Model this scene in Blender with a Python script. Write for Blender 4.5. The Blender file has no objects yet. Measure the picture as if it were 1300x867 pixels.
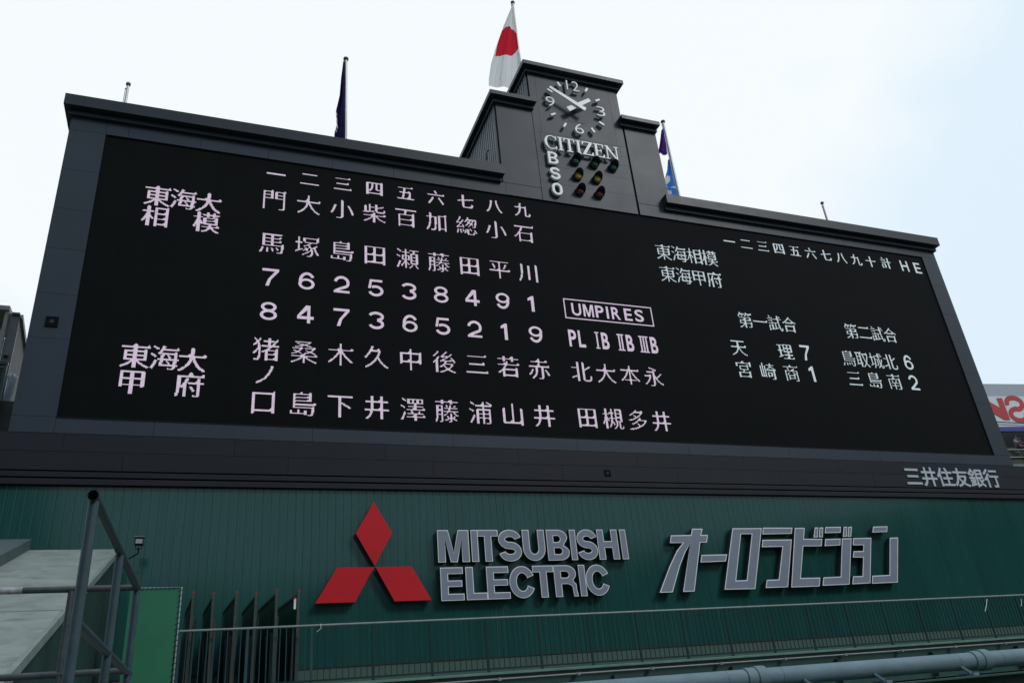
import bpy, bmesh, math, random
import numpy as np
from mathutils import Vector, Matrix
random.seed(7)
R = math.radians
SC = bpy.context.scene
COL = SC.collection
UP = 8.0            # everything below is written with z = 0 at the foot of the LED screen, which hangs 8 m up

# ------------------------------------------------------------------ camera
CAMP = Vector((2.9344, -16.9435, -6.4195))
cd = bpy.data.cameras.new('camera'); cam = bpy.data.objects.new('camera', cd); COL.objects.link(cam)
right = Vector((0.93619061, -0.34072843, -0.08632075)); down = Vector((0.07794937, 0.44072596, -0.89425082)); fwd = Vector((0.34274047, 0.83046057, 0.43916307))
m3 = Matrix((right, -down, -fwd)).transposed()
cam.matrix_world = Matrix.Translation(CAMP + Vector((0, 0, UP))) @ m3.to_4x4()
cd.sensor_width = 36; cd.lens = 28.042; cd.clip_start = 0.1; cd.clip_end = 5000
SC.camera = cam

# ------------------------------------------------------------------ sky, sun, exposure
SUN_EL, SUN_AZ = R(40), math.atan2(0.62, -0.78)      # to the sun: front right of the board
to_sun = Vector((math.cos(SUN_EL) * math.sin(SUN_AZ), math.cos(SUN_EL) * math.cos(SUN_AZ), math.sin(SUN_EL)))
w = bpy.data.worlds.new('World'); SC.world = w; w.use_nodes = True
nt = w.node_tree; N = nt.nodes; L = nt.links; N.clear()
sky = N.new('ShaderNodeTexSky'); sky.sky_type = 'NISHITA'; sky.sun_disc = False
sky.sun_elevation = SUN_EL; sky.sun_rotation = SUN_AZ; sky.air_density = 1.2; sky.dust_density = 2.0
geo = N.new('ShaderNodeTexCoord')
# overcast veil: white where the cloud is thick, thinner and bluer away from that part of the sky
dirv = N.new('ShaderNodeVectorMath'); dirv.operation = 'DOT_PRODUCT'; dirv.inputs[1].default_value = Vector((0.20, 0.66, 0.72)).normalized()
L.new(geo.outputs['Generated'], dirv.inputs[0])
nz = N.new('ShaderNodeTexNoise'); nz.inputs['Scale'].default_value = 2.6; nz.inputs['Detail'].default_value = 5; nz.inputs['Roughness'].default_value = 0.5
L.new(geo.outputs['Generated'], nz.inputs['Vector'])
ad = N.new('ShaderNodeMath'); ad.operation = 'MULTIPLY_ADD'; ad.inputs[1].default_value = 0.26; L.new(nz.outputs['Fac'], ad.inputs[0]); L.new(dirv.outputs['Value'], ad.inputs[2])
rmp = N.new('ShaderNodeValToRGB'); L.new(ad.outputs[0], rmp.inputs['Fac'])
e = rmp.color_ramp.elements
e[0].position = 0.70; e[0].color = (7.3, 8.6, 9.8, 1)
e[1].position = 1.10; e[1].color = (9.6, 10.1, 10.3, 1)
lo = rmp.color_ramp.elements.new(0.05); lo.color = (4.0, 4.9, 5.8, 1)      # unseen darker sky behind the camera, added to dim the board's front light
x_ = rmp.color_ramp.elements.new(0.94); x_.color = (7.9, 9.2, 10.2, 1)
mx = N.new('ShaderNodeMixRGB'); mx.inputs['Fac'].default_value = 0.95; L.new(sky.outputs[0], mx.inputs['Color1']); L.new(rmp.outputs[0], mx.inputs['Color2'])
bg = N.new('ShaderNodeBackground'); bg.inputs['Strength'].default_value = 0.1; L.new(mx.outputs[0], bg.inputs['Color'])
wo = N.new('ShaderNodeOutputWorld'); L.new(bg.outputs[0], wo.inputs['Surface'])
sd = bpy.data.lights.new('sun', 'SUN'); sd.energy = 1.15; sd.angle = R(13); sd.color = (1.0, 0.985, 0.96)
sun = bpy.data.objects.new('sun', sd); COL.objects.link(sun)
sun.rotation_euler = (-to_sun).to_track_quat('-Z', 'Y').to_euler(); sun.location = (20, -20, 40)
vs = SC.view_settings; vs.view_transform = 'Standard'; vs.look = 'None'; vs.exposure = 0.0; vs.gamma = 1.0; vs.use_curve_mapping = False

# ------------------------------------------------------------------ materials
def mat(name, col, rough=0.5, metal=0.0, spec=0.5, var=0.12, vscale=3.0, bump=0.0, bscale=60.0, stretch=(1, 1, 1), stain=0.0, stain_col=(0.02, 0.02, 0.02), stain_scale=(1.5, 1.5, 0.25), island=0.0):
    m = bpy.data.materials.new(name); m.use_nodes = True
    n = m.node_tree.nodes; l = m.node_tree.links; b = n['Principled BSDF']
    b.inputs['Metallic'].default_value = metal; b.inputs['Specular IOR Level'].default_value = spec
    tc = n.new('ShaderNodeTexCoord'); mp = n.new('ShaderNodeMapping'); mp.inputs['Scale'].default_value = stretch
    l.new(tc.outputs['Object'], mp.inputs['Vector'])
    t = n.new('ShaderNodeTexNoise'); t.inputs['Scale'].default_value = vscale; t.inputs['Detail'].default_value = 6; t.inputs['Roughness'].default_value = 0.6
    l.new(mp.outputs[0], t.inputs['Vector'])
    r = n.new('ShaderNodeMapRange'); r.inputs['From Min'].default_value = 0.3; r.inputs['From Max'].default_value = 0.7
    r.inputs['To Min'].default_value = 1 - var; r.inputs['To Max'].default_value = 1 + var; l.new(t.outputs['Fac'], r.inputs['Value'])
    mul = n.new('ShaderNodeVectorMath'); mul.operation = 'SCALE'; mul.inputs[0].default_value = col; l.new(r.outputs[0], mul.inputs['Scale'])
    out = mul.outputs[0]
    if island:                                   # every separate sheet a touch lighter or darker than its neighbours
        gi = n.new('ShaderNodeNewGeometry'); ri = n.new('ShaderNodeMapRange'); ri.inputs['To Min'].default_value = 1 - island; ri.inputs['To Max'].default_value = 1 + island
        l.new(gi.outputs['Random Per Island'], ri.inputs['Value']); m2_ = n.new('ShaderNodeVectorMath'); m2_.operation = 'SCALE'; l.new(out, m2_.inputs[0]); l.new(ri.outputs[0], m2_.inputs['Scale']); out = m2_.outputs[0]
    if stain:
        mp2 = n.new('ShaderNodeMapping'); mp2.inputs['Scale'].default_value = stain_scale; l.new(tc.outputs['Object'], mp2.inputs['Vector'])
        t2 = n.new('ShaderNodeTexNoise'); t2.inputs['Scale'].default_value = 2.0; t2.inputs['Detail'].default_value = 8; t2.inputs['Roughness'].default_value = 0.65; l.new(mp2.outputs[0], t2.inputs['Vector'])
        r2 = n.new('ShaderNodeMapRange'); r2.inputs['From Min'].default_value = 0.5; r2.inputs['From Max'].default_value = 0.75; r2.inputs['To Max'].default_value = stain; l.new(t2.outputs['Fac'], r2.inputs['Value'])
        mm = n.new('ShaderNodeMixRGB'); mm.inputs['Color2'].default_value = (*stain_col, 1); l.new(r2.outputs[0], mm.inputs['Fac']); l.new(out, mm.inputs['Color1']); out = mm.outputs[0]
    l.new(out, b.inputs['Base Color'])
    rr = n.new('ShaderNodeMapRange'); rr.inputs['To Min'].default_value = max(0.02, rough - 0.07); rr.inputs['To Max'].default_value = min(1, rough + 0.07); l.new(t.outputs['Fac'], rr.inputs['Value']); l.new(rr.outputs[0], b.inputs['Roughness'])
    if bump:
        t3 = n.new('ShaderNodeTexNoise'); t3.inputs['Scale'].default_value = bscale; t3.inputs['Detail'].default_value = 4; l.new(mp.outputs[0], t3.inputs['Vector'])
        bp = n.new('ShaderNodeBump'); bp.inputs['Strength'].default_value = bump; bp.inputs['Distance'].default_value = 0.02; l.new(t3.outputs['Fac'], bp.inputs['Height']); l.new(bp.outputs[0], b.inputs['Normal'])
    m.diffuse_color = (*col, 1)
    return m

def glow(name, col, s):
    m = bpy.data.materials.new(name); m.use_nodes = True; n = m.node_tree.nodes; l = m.node_tree.links; b = n['Principled BSDF']
    b.inputs['Base Color'].default_value = (0.02, 0.02, 0.02, 1); b.inputs['Roughness'].default_value = 0.8
    tc = n.new('ShaderNodeTexCoord'); t = n.new('ShaderNodeTexNoise'); t.inputs['Scale'].default_value = 14; t.inputs['Detail'].default_value = 3; l.new(tc.outputs['Object'], t.inputs['Vector'])
    r = n.new('ShaderNodeMapRange'); r.inputs['From Min'].default_value = 0.3; r.inputs['From Max'].default_value = 0.7; r.inputs['To Min'].default_value = s * 0.86; r.inputs['To Max'].default_value = s * 1.1
    l.new(t.outputs['Fac'], r.inputs['Value']); l.new(r.outputs[0], b.inputs['Emission Strength']); b.inputs['Emission Color'].default_value = (*col, 1)
    return m

M = {}
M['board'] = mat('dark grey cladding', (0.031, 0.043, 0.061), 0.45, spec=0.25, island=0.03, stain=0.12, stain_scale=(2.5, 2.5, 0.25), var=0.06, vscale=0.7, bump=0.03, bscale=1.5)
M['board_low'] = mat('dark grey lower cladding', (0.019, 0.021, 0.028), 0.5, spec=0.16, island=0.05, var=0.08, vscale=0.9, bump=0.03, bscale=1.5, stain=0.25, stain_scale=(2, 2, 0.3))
M['joint'] = mat('black joint sealant', (0.012, 0.014, 0.018), 0.8, spec=0.1)
M['trim'] = mat('dark grey trim', (0.026, 0.034, 0.045), 0.42, spec=0.25, var=0.06)
M['rib_grey'] = mat('grey ribbed cladding', (0.15, 0.155, 0.16), 0.5, metal=0.2, var=0.08)
M['screen'] = mat('unlit screen', (0.0042, 0.0056, 0.0062), 0.75, spec=0.08, var=0.2, vscale=0.5)
def module_seams(m):
    n = m.node_tree.nodes; l = m.node_tree.links; b = n['Principled BSDF']; src = b.inputs['Base Color'].links[0].from_socket
    tc = n.new('ShaderNodeTexCoord'); mp = n.new('ShaderNodeMapping'); mp.inputs['Rotation'].default_value = (R(90), 0, 0); l.new(tc.outputs['Object'], mp.inputs['Vector'])
    br = n.new('ShaderNodeTexBrick'); br.offset = 0; br.inputs['Scale'].default_value = 1.0; br.inputs['Brick Width'].default_value = 0.64; br.inputs['Row Height'].default_value = 0.48; br.inputs['Mortar Size'].default_value = 0.006
    br.inputs['Color1'].default_value = (1.08, 1.08, 1.08, 1); br.inputs['Color2'].default_value = (0.92, 0.92, 0.92, 1); br.inputs['Mortar'].default_value = (0.5, 0.5, 0.5, 1); l.new(mp.outputs[0], br.inputs['Vector'])
    mu = n.new('ShaderNodeMixRGB'); mu.blend_type = 'MULTIPLY'; mu.inputs['Fac'].default_value = 1; l.new(src, mu.inputs['Color1']); l.new(br.outputs['Color'], mu.inputs['Color2']); l.new(mu.outputs[0], b.inputs['Base Color'])
module_seams(M['screen'])
M['led_pink'] = glow('lit diodes pinkish white', (0.64, 0.54, 0.68), 0.86)
M['led_blue'] = glow('lit diodes bluish white', (0.56, 0.66, 0.71), 0.84)
M['green'] = mat('green ribbed cladding', (0.014, 0.073, 0.066), 0.12, spec=0.5, var=0.10, vscale=1.2, stretch=(1, 1, 0.22), bump=0.06, bscale=0.9, stain=0.38, stain_col=(0.006, 0.024, 0.021), stain_scale=(5.5, 1, 0.16))
M['green_base'] = mat('grey green base strip', (0.062, 0.115, 0.095), 0.6, spec=0.25, var=0.15, vscale=2, stain=0.4, stain_scale=(1, 1, 1))
M['green_dark'] = mat('dark green paint', (0.014, 0.05, 0.042), 0.5, spec=0.3, var=0.15, stain=0.3)
M['beam'] = mat('green painted steel beam', (0.028, 0.078, 0.066), 0.45, spec=0.4, var=0.15, vscale=2)
M['flange'] = mat('pale green flange', (0.10, 0.22, 0.17), 0.5, var=0.2, vscale=5)  # a paler, mottled green than the rest of the beam
M['rail'] = mat('blue grey railing paint', (0.030, 0.060, 0.072), 0.42, spec=0.4, var=0.25, vscale=9, stain=0.35, stain_scale=(6, 6, 3), stain_col=(0.03, 0.035, 0.035))
M['rail_worn'] = mat('worn railing paint', (0.035, 0.048, 0.055), 0.5, var=0.35, vscale=14, stain=0.75, stain_scale=(9, 9, 9), stain_col=(0.018, 0.022, 0.022))
M['rail_light'] = mat('pale rail paint', (0.19, 0.24, 0.23), 0.45, var=0.15, vscale=5)
M['bar'] = mat('dark teal bar paint', (0.012, 0.036, 0.038), 0.6, spec=0.2, var=0.15)
M['bar_blue'] = mat('blue teal bar paint', (0.028, 0.07, 0.082), 0.6, spec=0.2, var=0.15)
M['pipe'] = mat('blue grey pipe paint', (0.15, 0.225, 0.262), 0.6, spec=0.2, var=0.12, vscale=2.5, stain=0.35, stain_scale=(2, 6, 6), stain_col=(0.07, 0.10, 0.12), bump=0.08, bscale=30)
M['concrete'] = mat('weathered concrete', (0.225, 0.262, 0.245), 0.85, spec=0.2, var=0.16, vscale=1.6, stretch=(0.9, 1.2, 1), bump=0.25, bscale=45, stain=0.75, stain_scale=(1.3, 1.6, 1.6), stain_col=(0.10, 0.115, 0.105))
M['slab'] = mat('blue grey painted slab', (0.06, 0.095, 0.10), 0.6, var=0.12, stain=0.3, stain_scale=(2, 1, 1))
M['ramp_side'] = mat('dark green side cladding', (0.022, 0.052, 0.046), 0.6, spec=0.2, var=0.2, vscale=1.5)
M['slab_white'] = mat('chipped pale paint', (0.32, 0.34, 0.36), 0.6, var=0.3, vscale=18, stain=0.5, stain_scale=(12, 12, 12))
M['sheet'] = mat('bright green sheet', (0.026, 0.165, 0.088), 0.55, spec=0.3, var=0.1, vscale=2)
M['frame'] = mat('weathered green steel frame', (0.03, 0.05, 0.042), 0.6, var=0.3, vscale=10, stain=0.6, stain_scale=(8, 8, 3), stain_col=(0.05, 0.03, 0.022))
M['rust'] = mat('rusty red cap', (0.17, 0.045, 0.035), 0.7, var=0.3, vscale=20)
M['net'] = mat('deep green board', (0.012, 0.065, 0.045), 0.6, spec=0.2, var=0.25, vscale=2, stain=0.5, stain_scale=(1, 2, 0.5), stain_col=(0.01, 0.03, 0.024))
M['tape'] = mat('white paint', (0.72, 0.72, 0.72), 0.5)
M['white'] = mat('white enamel letter', (0.86, 0.88, 0.90), 0.4, var=0.04)
M['grey_face'] = mat('grey blue letter face', (0.20, 0.235, 0.30), 0.45, var=0.06)
M['letter_side'] = mat('dark letter return', (0.03, 0.035, 0.04), 0.5)
M['red_sign'] = mat('red emblem enamel', (0.55, 0.013, 0.022), 0.45, spec=0.22, var=0.06, vscale=1.5)
M['red_side'] = mat('dark red return', (0.10, 0.01, 0.012), 0.5)
M['pale'] = mat('pale bank lettering', (0.50, 0.56, 0.62), 0.5, var=0.05)
M['black'] = mat('black metal', (0.012, 0.012, 0.013), 0.5)
M['lens_green'] = mat('unlit green lens', (0.012, 0.085, 0.05), 0.25, var=0.1)
M['lens_yellow'] = mat('unlit yellow lens', (0.42, 0.26, 0.015), 0.3, var=0.1)
M['lens_red'] = mat('unlit red lens', (0.12, 0.012, 0.015), 0.25, var=0.1)
M['pole'] = mat('pale aluminium pole', (0.50, 0.51, 0.54), 0.4, metal=0.3, var=0.08)
M['pole_cap'] = mat('dark pole cap', (0.06, 0.06, 0.065), 0.4)
def cloth(name, col, tr=0.25):
    m = mat(name, col, 0.85, spec=0.1, var=0.06, vscale=2)
    n = m.node_tree.nodes; l = m.node_tree.links; b = n['Principled BSDF']
    t = n.new('ShaderNodeBsdfTranslucent'); t.inputs['Color'].default_value = (*col, 1)
    mxs = n.new('ShaderNodeMixShader'); mxs.inputs[0].default_value = tr
    o = [q for q in n if q.type == 'OUTPUT_MATERIAL'][0]
    l.new(b.outputs[0], mxs.inputs[1]); l.new(t.outputs[0], mxs.inputs[2]); l.new(mxs.outputs[0], o.inputs['Surface'])
    return m
M['flag_white'] = cloth('white flag cloth', (0.90, 0.91, 0.92), 0.62)
M['flag_red'] = cloth('red flag cloth', (0.74, 0.022, 0.045), 0.5)
M['flag_purple'] = cloth('purple flag cloth', (0.085, 0.03, 0.26), 0.3)
M['flag_dark'] = cloth('dark purple flag cloth', (0.022, 0.014, 0.075), 0.15)
M['flag_blue'] = cloth('blue flag cloth', (0.06, 0.26, 0.70), 0.4)
M['steel'] = mat('galvanised steel', (0.17, 0.185, 0.20), 0.5, metal=0.2, var=0.15, vscale=4, stain=0.3)
M['steel_light'] = mat('pale steel edge', (0.36, 0.35, 0.33), 0.5, var=0.15)
M['brown_rib'] = mat('brown ribbed cladding', (0.065, 0.056, 0.05), 0.6, var=0.15)
M['tarp'] = mat('pale grey tarpaulin', (0.58, 0.64, 0.70), 0.6, var=0.15, bump=0.4, bscale=6)
M['sign_white'] = mat('white signboard', (0.74, 0.80, 0.86), 0.5, var=0.04)
M['sign_grey'] = mat('pale grey sign top', (0.42, 0.48, 0.54), 0.5, var=0.04)
M['sign_red'] = mat('red sign paint', (0.55, 0.035, 0.035), 0.5, var=0.06)
M['sign_blue'] = mat('blue sign paint', (0.03, 0.055, 0.32), 0.5, var=0.06)
M['stand'] = mat('dark stand concrete', (0.06, 0.058, 0.055), 0.8, var=0.3, vscale=3)
M['skin'] = mat('skin', (0.42, 0.22, 0.16), 0.55, var=0.06)
M['shirt_dark'] = mat('charcoal shirt', (0.025, 0.025, 0.032), 0.8)
M['shirt_tan'] = mat('khaki shirt', (0.20, 0.17, 0.12), 0.8)
M['shirt_grey'] = mat('grey shirt', (0.16, 0.17, 0.19), 0.8)
M['hair'] = mat('dark hair', (0.012, 0.01, 0.01), 0.6)
M['cap_blue'] = mat('blue cap', (0.05, 0.06, 0.22), 0.7)
M['trousers'] = mat('dark trousers', (0.03, 0.032, 0.03), 0.8)
M['ground'] = mat('turf and dirt', (0.05, 0.075, 0.03), 0.9, var=0.4, vscale=0.05, bump=0.3, bscale=2)
M['deck'] = mat('terrace concrete', (0.16, 0.165, 0.16), 0.9, var=0.2, vscale=0.8, bump=0.2, bscale=20)
M['seat_far'] = mat('grandstand seats', (0.035, 0.05, 0.045), 0.8, var=0.3, vscale=0.3)
M['roof_far'] = mat('grandstand roof', (0.10, 0.11, 0.115), 0.6, var=0.1)
M['glass'] = mat('lamp glass', (0.30, 0.31, 0.33), 0.15, var=0.2, vscale=20)

# ------------------------------------------------------------------ helpers
ROOTLOC = {}
def tag(o, label, cat, group=None):
    o['label'] = label; o['category'] = cat
    if group: o['group'] = group
def thing(name, label, cat, loc=(0, 0, 0), group=None):
    o = bpy.data.objects.new(name, None); COL.objects.link(o); o.location = (loc[0], loc[1], loc[2] + UP); o.empty_display_size = 0.2
    tag(o, label, cat, group); ROOTLOC[o.name] = Vector(loc); return o
def rootloc(p):
    v = Vector((0, 0, 0)); q = p
    while q is not None:
        v += Vector(q.location); q = q.parent
    return v - Vector((0, 0, UP))

class MB:
    """collects shapes and links them as one mesh object"""
    def __init__(s): s.v = []; s.f = []; s.mi = []; s.sm = []
    def add(s, vs, fs, mi=0, smooth=False):
        b = len(s.v); s.v += [tuple(v) for v in vs]
        for f in fs: s.f.append([b + i for i in f]); s.mi.append(mi); s.sm.append(smooth)
        return s
    def box(s, x0, x1, y0, y1, z0, z1, mi=0):
        vs = [(x0, y0, z0), (x1, y0, z0), (x1, y1, z0), (x0, y1, z0), (x0, y0, z1), (x1, y0, z1), (x1, y1, z1), (x0, y1, z1)]
        return s.add(vs, [(0, 3, 2, 1), (4, 5, 6, 7), (0, 1, 5, 4), (1, 2, 6, 5), (2, 3, 7, 6), (3, 0, 4, 7)], mi)
    def obox(s, a, b, wd, ht, upv=(0, 0, 1), mi=0):
        a = Vector(a); b = Vector(b); d = (b - a).normalized(); u = Vector(upv); sd_ = d.cross(u).normalized(); u = sd_.cross(d).normalized()
        vs = []
        for p in (a, b):
            for (i, j) in ((-1, -1), (1, -1), (1, 1), (-1, 1)): vs.append(p + sd_ * (i * wd / 2) + u * (j * ht / 2))
        return s.add(vs, [(3, 2, 1, 0), (4, 5, 6, 7), (0, 1, 5, 4), (1, 2, 6, 5), (2, 3, 7, 6), (3, 0, 4, 7)], mi)
    def tube(s, pts, r, n=14, mi=0, cap=True, hollow=False):
        pts = [Vector(p) for p in pts]; rs = r if isinstance(r, (list, tuple)) else [r] * len(pts)
        rings = []; b = []
        ref = None
        for i, p in enumerate(pts):
            d = (pts[min(i + 1, len(pts) - 1)] - pts[max(i - 1, 0)]).normalized()
            if ref is None: ref = Vector((0, 0, 1)) if abs(d.z) < 0.9 else Vector((1, 0, 0))
            a = d.cross(ref).normalized(); c = a.cross(d).normalized(); ref = c if abs(d.dot(c)) < .9 else ref
            rings.append([p + (a * math.cos(2 * math.pi * k / n) + c * math.sin(2 * math.pi * k / n)) * rs[i] for k in range(n)])
        vs = [v for rg in rings for v in rg]; fs = []
        for i in range(len(pts) - 1):
            for k in range(n): fs.append((i * n + k, i * n + (k + 1) % n, (i + 1) * n + (k + 1) % n, (i + 1) * n + k))
        s.add(vs, fs, mi, True)
        if cap:
            s.add(rings[0], [tuple(range(n))], mi); s.add(rings[-1], [tuple(reversed(range(n)))], mi)
        return s
    def prism(s, poly, y0, y1, holes=None, mi=0):
        """polygon in (x, z) extruded from y0 (front) to y1"""
        bm = bmesh.new(); loops = [poly] + (holes or [])
        edges = []
        for lp in loops:
            vv = [bm.verts.new((p[0], y0, p[1])) for p in lp]
            for i in range(len(vv)): edges.append(bm.edges.new((vv[i], vv[(i + 1) % len(vv)])))
        r = bmesh.ops.triangle_fill(bm, edges=edges, use_beauty=True, use_dissolve=False, normal=(0, -1, 0))
        bm.verts.index_update()
        fs = [[v.index for v in f.verts] for f in bm.faces]; vs = [v.co.copy() for v in bm.verts]
        bm.free(); n = len(vs)
        out = []
        for f in fs:
            a, b_, c = (vs[i] for i in f[:3])
            if (b_ - a).cross(c - a).y > 0: f = f[::-1]
            out.append(tuple(f))
        s.add(vs, out, mi)
        s.add([(v.x, y1, v.z) for v in vs], [f[::-1] for f in out], mi)
        for lp in loops:
            k = len(lp); area = sum(lp[i][0] * lp[(i + 1) % k][1] - lp[(i + 1) % k][0] * lp[i][1] for i in range(k))
            q = [(p[0], y0, p[1]) for p in lp] + [(p[0], y1, p[1]) for p in lp]
            s.add(q, [(i, (i + 1) % k, k + (i + 1) % k, k + i) for i in range(k)], mi)
        return s
    def build(s, name, m, parent=None, bevel=0.0):
        off = rootloc(parent) if parent else Vector((0, 0, 0)); zoff = 0 if parent else UP
        me = bpy.data.meshes.new(name)
        me.from_pydata([(x - off.x, y - off.y, z - off.z + zoff) for x, y, z in s.v], [], s.f); me.update()
        ms = m if isinstance(m, (list, tuple)) else [m]
        for q in ms: me.materials.append(q)
        for i, p in enumerate(me.polygons): p.material_index = s.mi[i]; p.use_smooth = s.sm[i]
        bm = bmesh.new(); bm.from_mesh(me); bmesh.ops.recalc_face_normals(bm, faces=bm.faces[:]); bm.to_mesh(me); bm.free()
        o = bpy.data.objects.new(name, me); COL.objects.link(o)
        if parent: o.parent = parent
        if bevel:
            bv = o.modifiers.new('bevel', 'BEVEL'); bv.width = bevel; bv.segments = 2; bv.limit_method = 'ANGLE'; bv.angle_limit = R(40)
        return o

def structure(o): o['kind'] = 'structure'; return o
def solo(o, label, cat, group=None): tag(o, label, cat, group); return o
def copy_thing(root, loc, label, group=None):
    r = root.copy(); COL.objects.link(r); r.location = (loc[0], loc[1], loc[2] + UP); r['label'] = label
    if group: r['group'] = group
    for ch in [o for o in bpy.data.objects if o.parent == root]:
        c = ch.copy(); COL.objects.link(c); c.parent = r
        for g in [o for o in bpy.data.objects if o.parent == ch]:
            d = g.copy(); COL.objects.link(d); d.parent = c
    return r

def front(x, z, s):
    """a point measured on the board's face, moved to a plane standing s metres proud of it along the line of sight"""
    k = (16.9435 - s) / 16.9435
    return CAMP.x + (x - CAMP.x) * k, CAMP.z + (z - CAMP.z) * k

# --- lettering
_tm = {}
def glyph(s_, off=0.0):
    key = (s_, off)
    if key not in _tm:
        c = bpy.data.curves.new('glyph', 'FONT'); c.body = s_; c.size = 1; c.offset = off; c.resolution_u = 6
        o = bpy.data.objects.new('glyph', c); COL.objects.link(o)
        dg = bpy.context.evaluated_depsgraph_get(); me = bpy.data.meshes.new_from_object(o.evaluated_get(dg))
        me.calc_loop_triangles()
        bm = bmesh.new(); bm.from_mesh(me); bmesh.ops.remove_doubles(bm, verts=bm.verts[:], dist=1e-5)
        bm.verts.index_update()
        V = [(v.co.x, v.co.y) for v in bm.verts]; F = [[v.index for v in f.verts] for f in bm.faces]
        E = [(e.verts[0].index, e.verts[1].index) for e in bm.edges if len(e.link_faces) == 1]
        bm.free(); bpy.data.objects.remove(o); bpy.data.curves.remove(c); bpy.data.meshes.remove(me)
        _tm[key] = (V, F, E)
    return _tm[key]
def put_glyph(mb, s_, fx, fz, y0, y1, off=0.0, mi=0):
    V, F, E = glyph(s_, off); n = len(V)
    P = [(fx(p), fz(p)) for p in V]
    mb.add([(x, y0, z) for x, z in P], [f[::-1] for f in F], mi)
    if y1 is not None:
        mb.add([(x, y1, z) for x, z in P], F, mi)
        mb.add([(x, y0, z) for x, z in P] + [(x, y1, z) for x, z in P], [(a, b, n + b, n + a) for a, b in E], mi)
def bbox(s_, off):
    V, F, E = glyph(s_, off); xs = [p[0] for p in V]; zs = [p[1] for p in V]
    return min(xs), max(xs), min(zs), max(zs)
def fit_glyph(mb, s_, x0, x1, z0, z1, y0, y1=None, off=0.0, mi=0, inner=None):
    """glyph scaled so its outline (grown by off) fills the box; inner draws a thinner copy at the same place"""
    a, b, c, d = bbox(s_, off); sx = (x1 - x0) / (b - a); sz = (z1 - z0) / (d - c)
    put_glyph(mb, s_, lambda p: x0 + (p[0] - a) * sx, lambda p: z0 + (p[1] - c) * sz, y0, y1, off if inner is None else inner, mi)

def inset(P, d):
    n = len(P); A = sum(P[i][0] * P[(i + 1) % n][1] - P[(i + 1) % n][0] * P[i][1] for i in range(n)); s_ = 1 if A > 0 else -1; out = []
    for i in range(n):
        p0, p1, p2 = Vector(P[i - 1]), Vector(P[i]), Vector(P[(i + 1) % n]); e0 = (p1 - p0).normalized(); e1 = (p2 - p1).normalized()
        n0 = Vector((-e0.y, e0.x)) * s_; n1 = Vector((-e1.y, e1.x)) * s_; k = 1 + n0.dot(n1); k = max(k, 0.35)
        out.append(tuple(p1 + (n0 + n1) * (d / k)))
    return out
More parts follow.
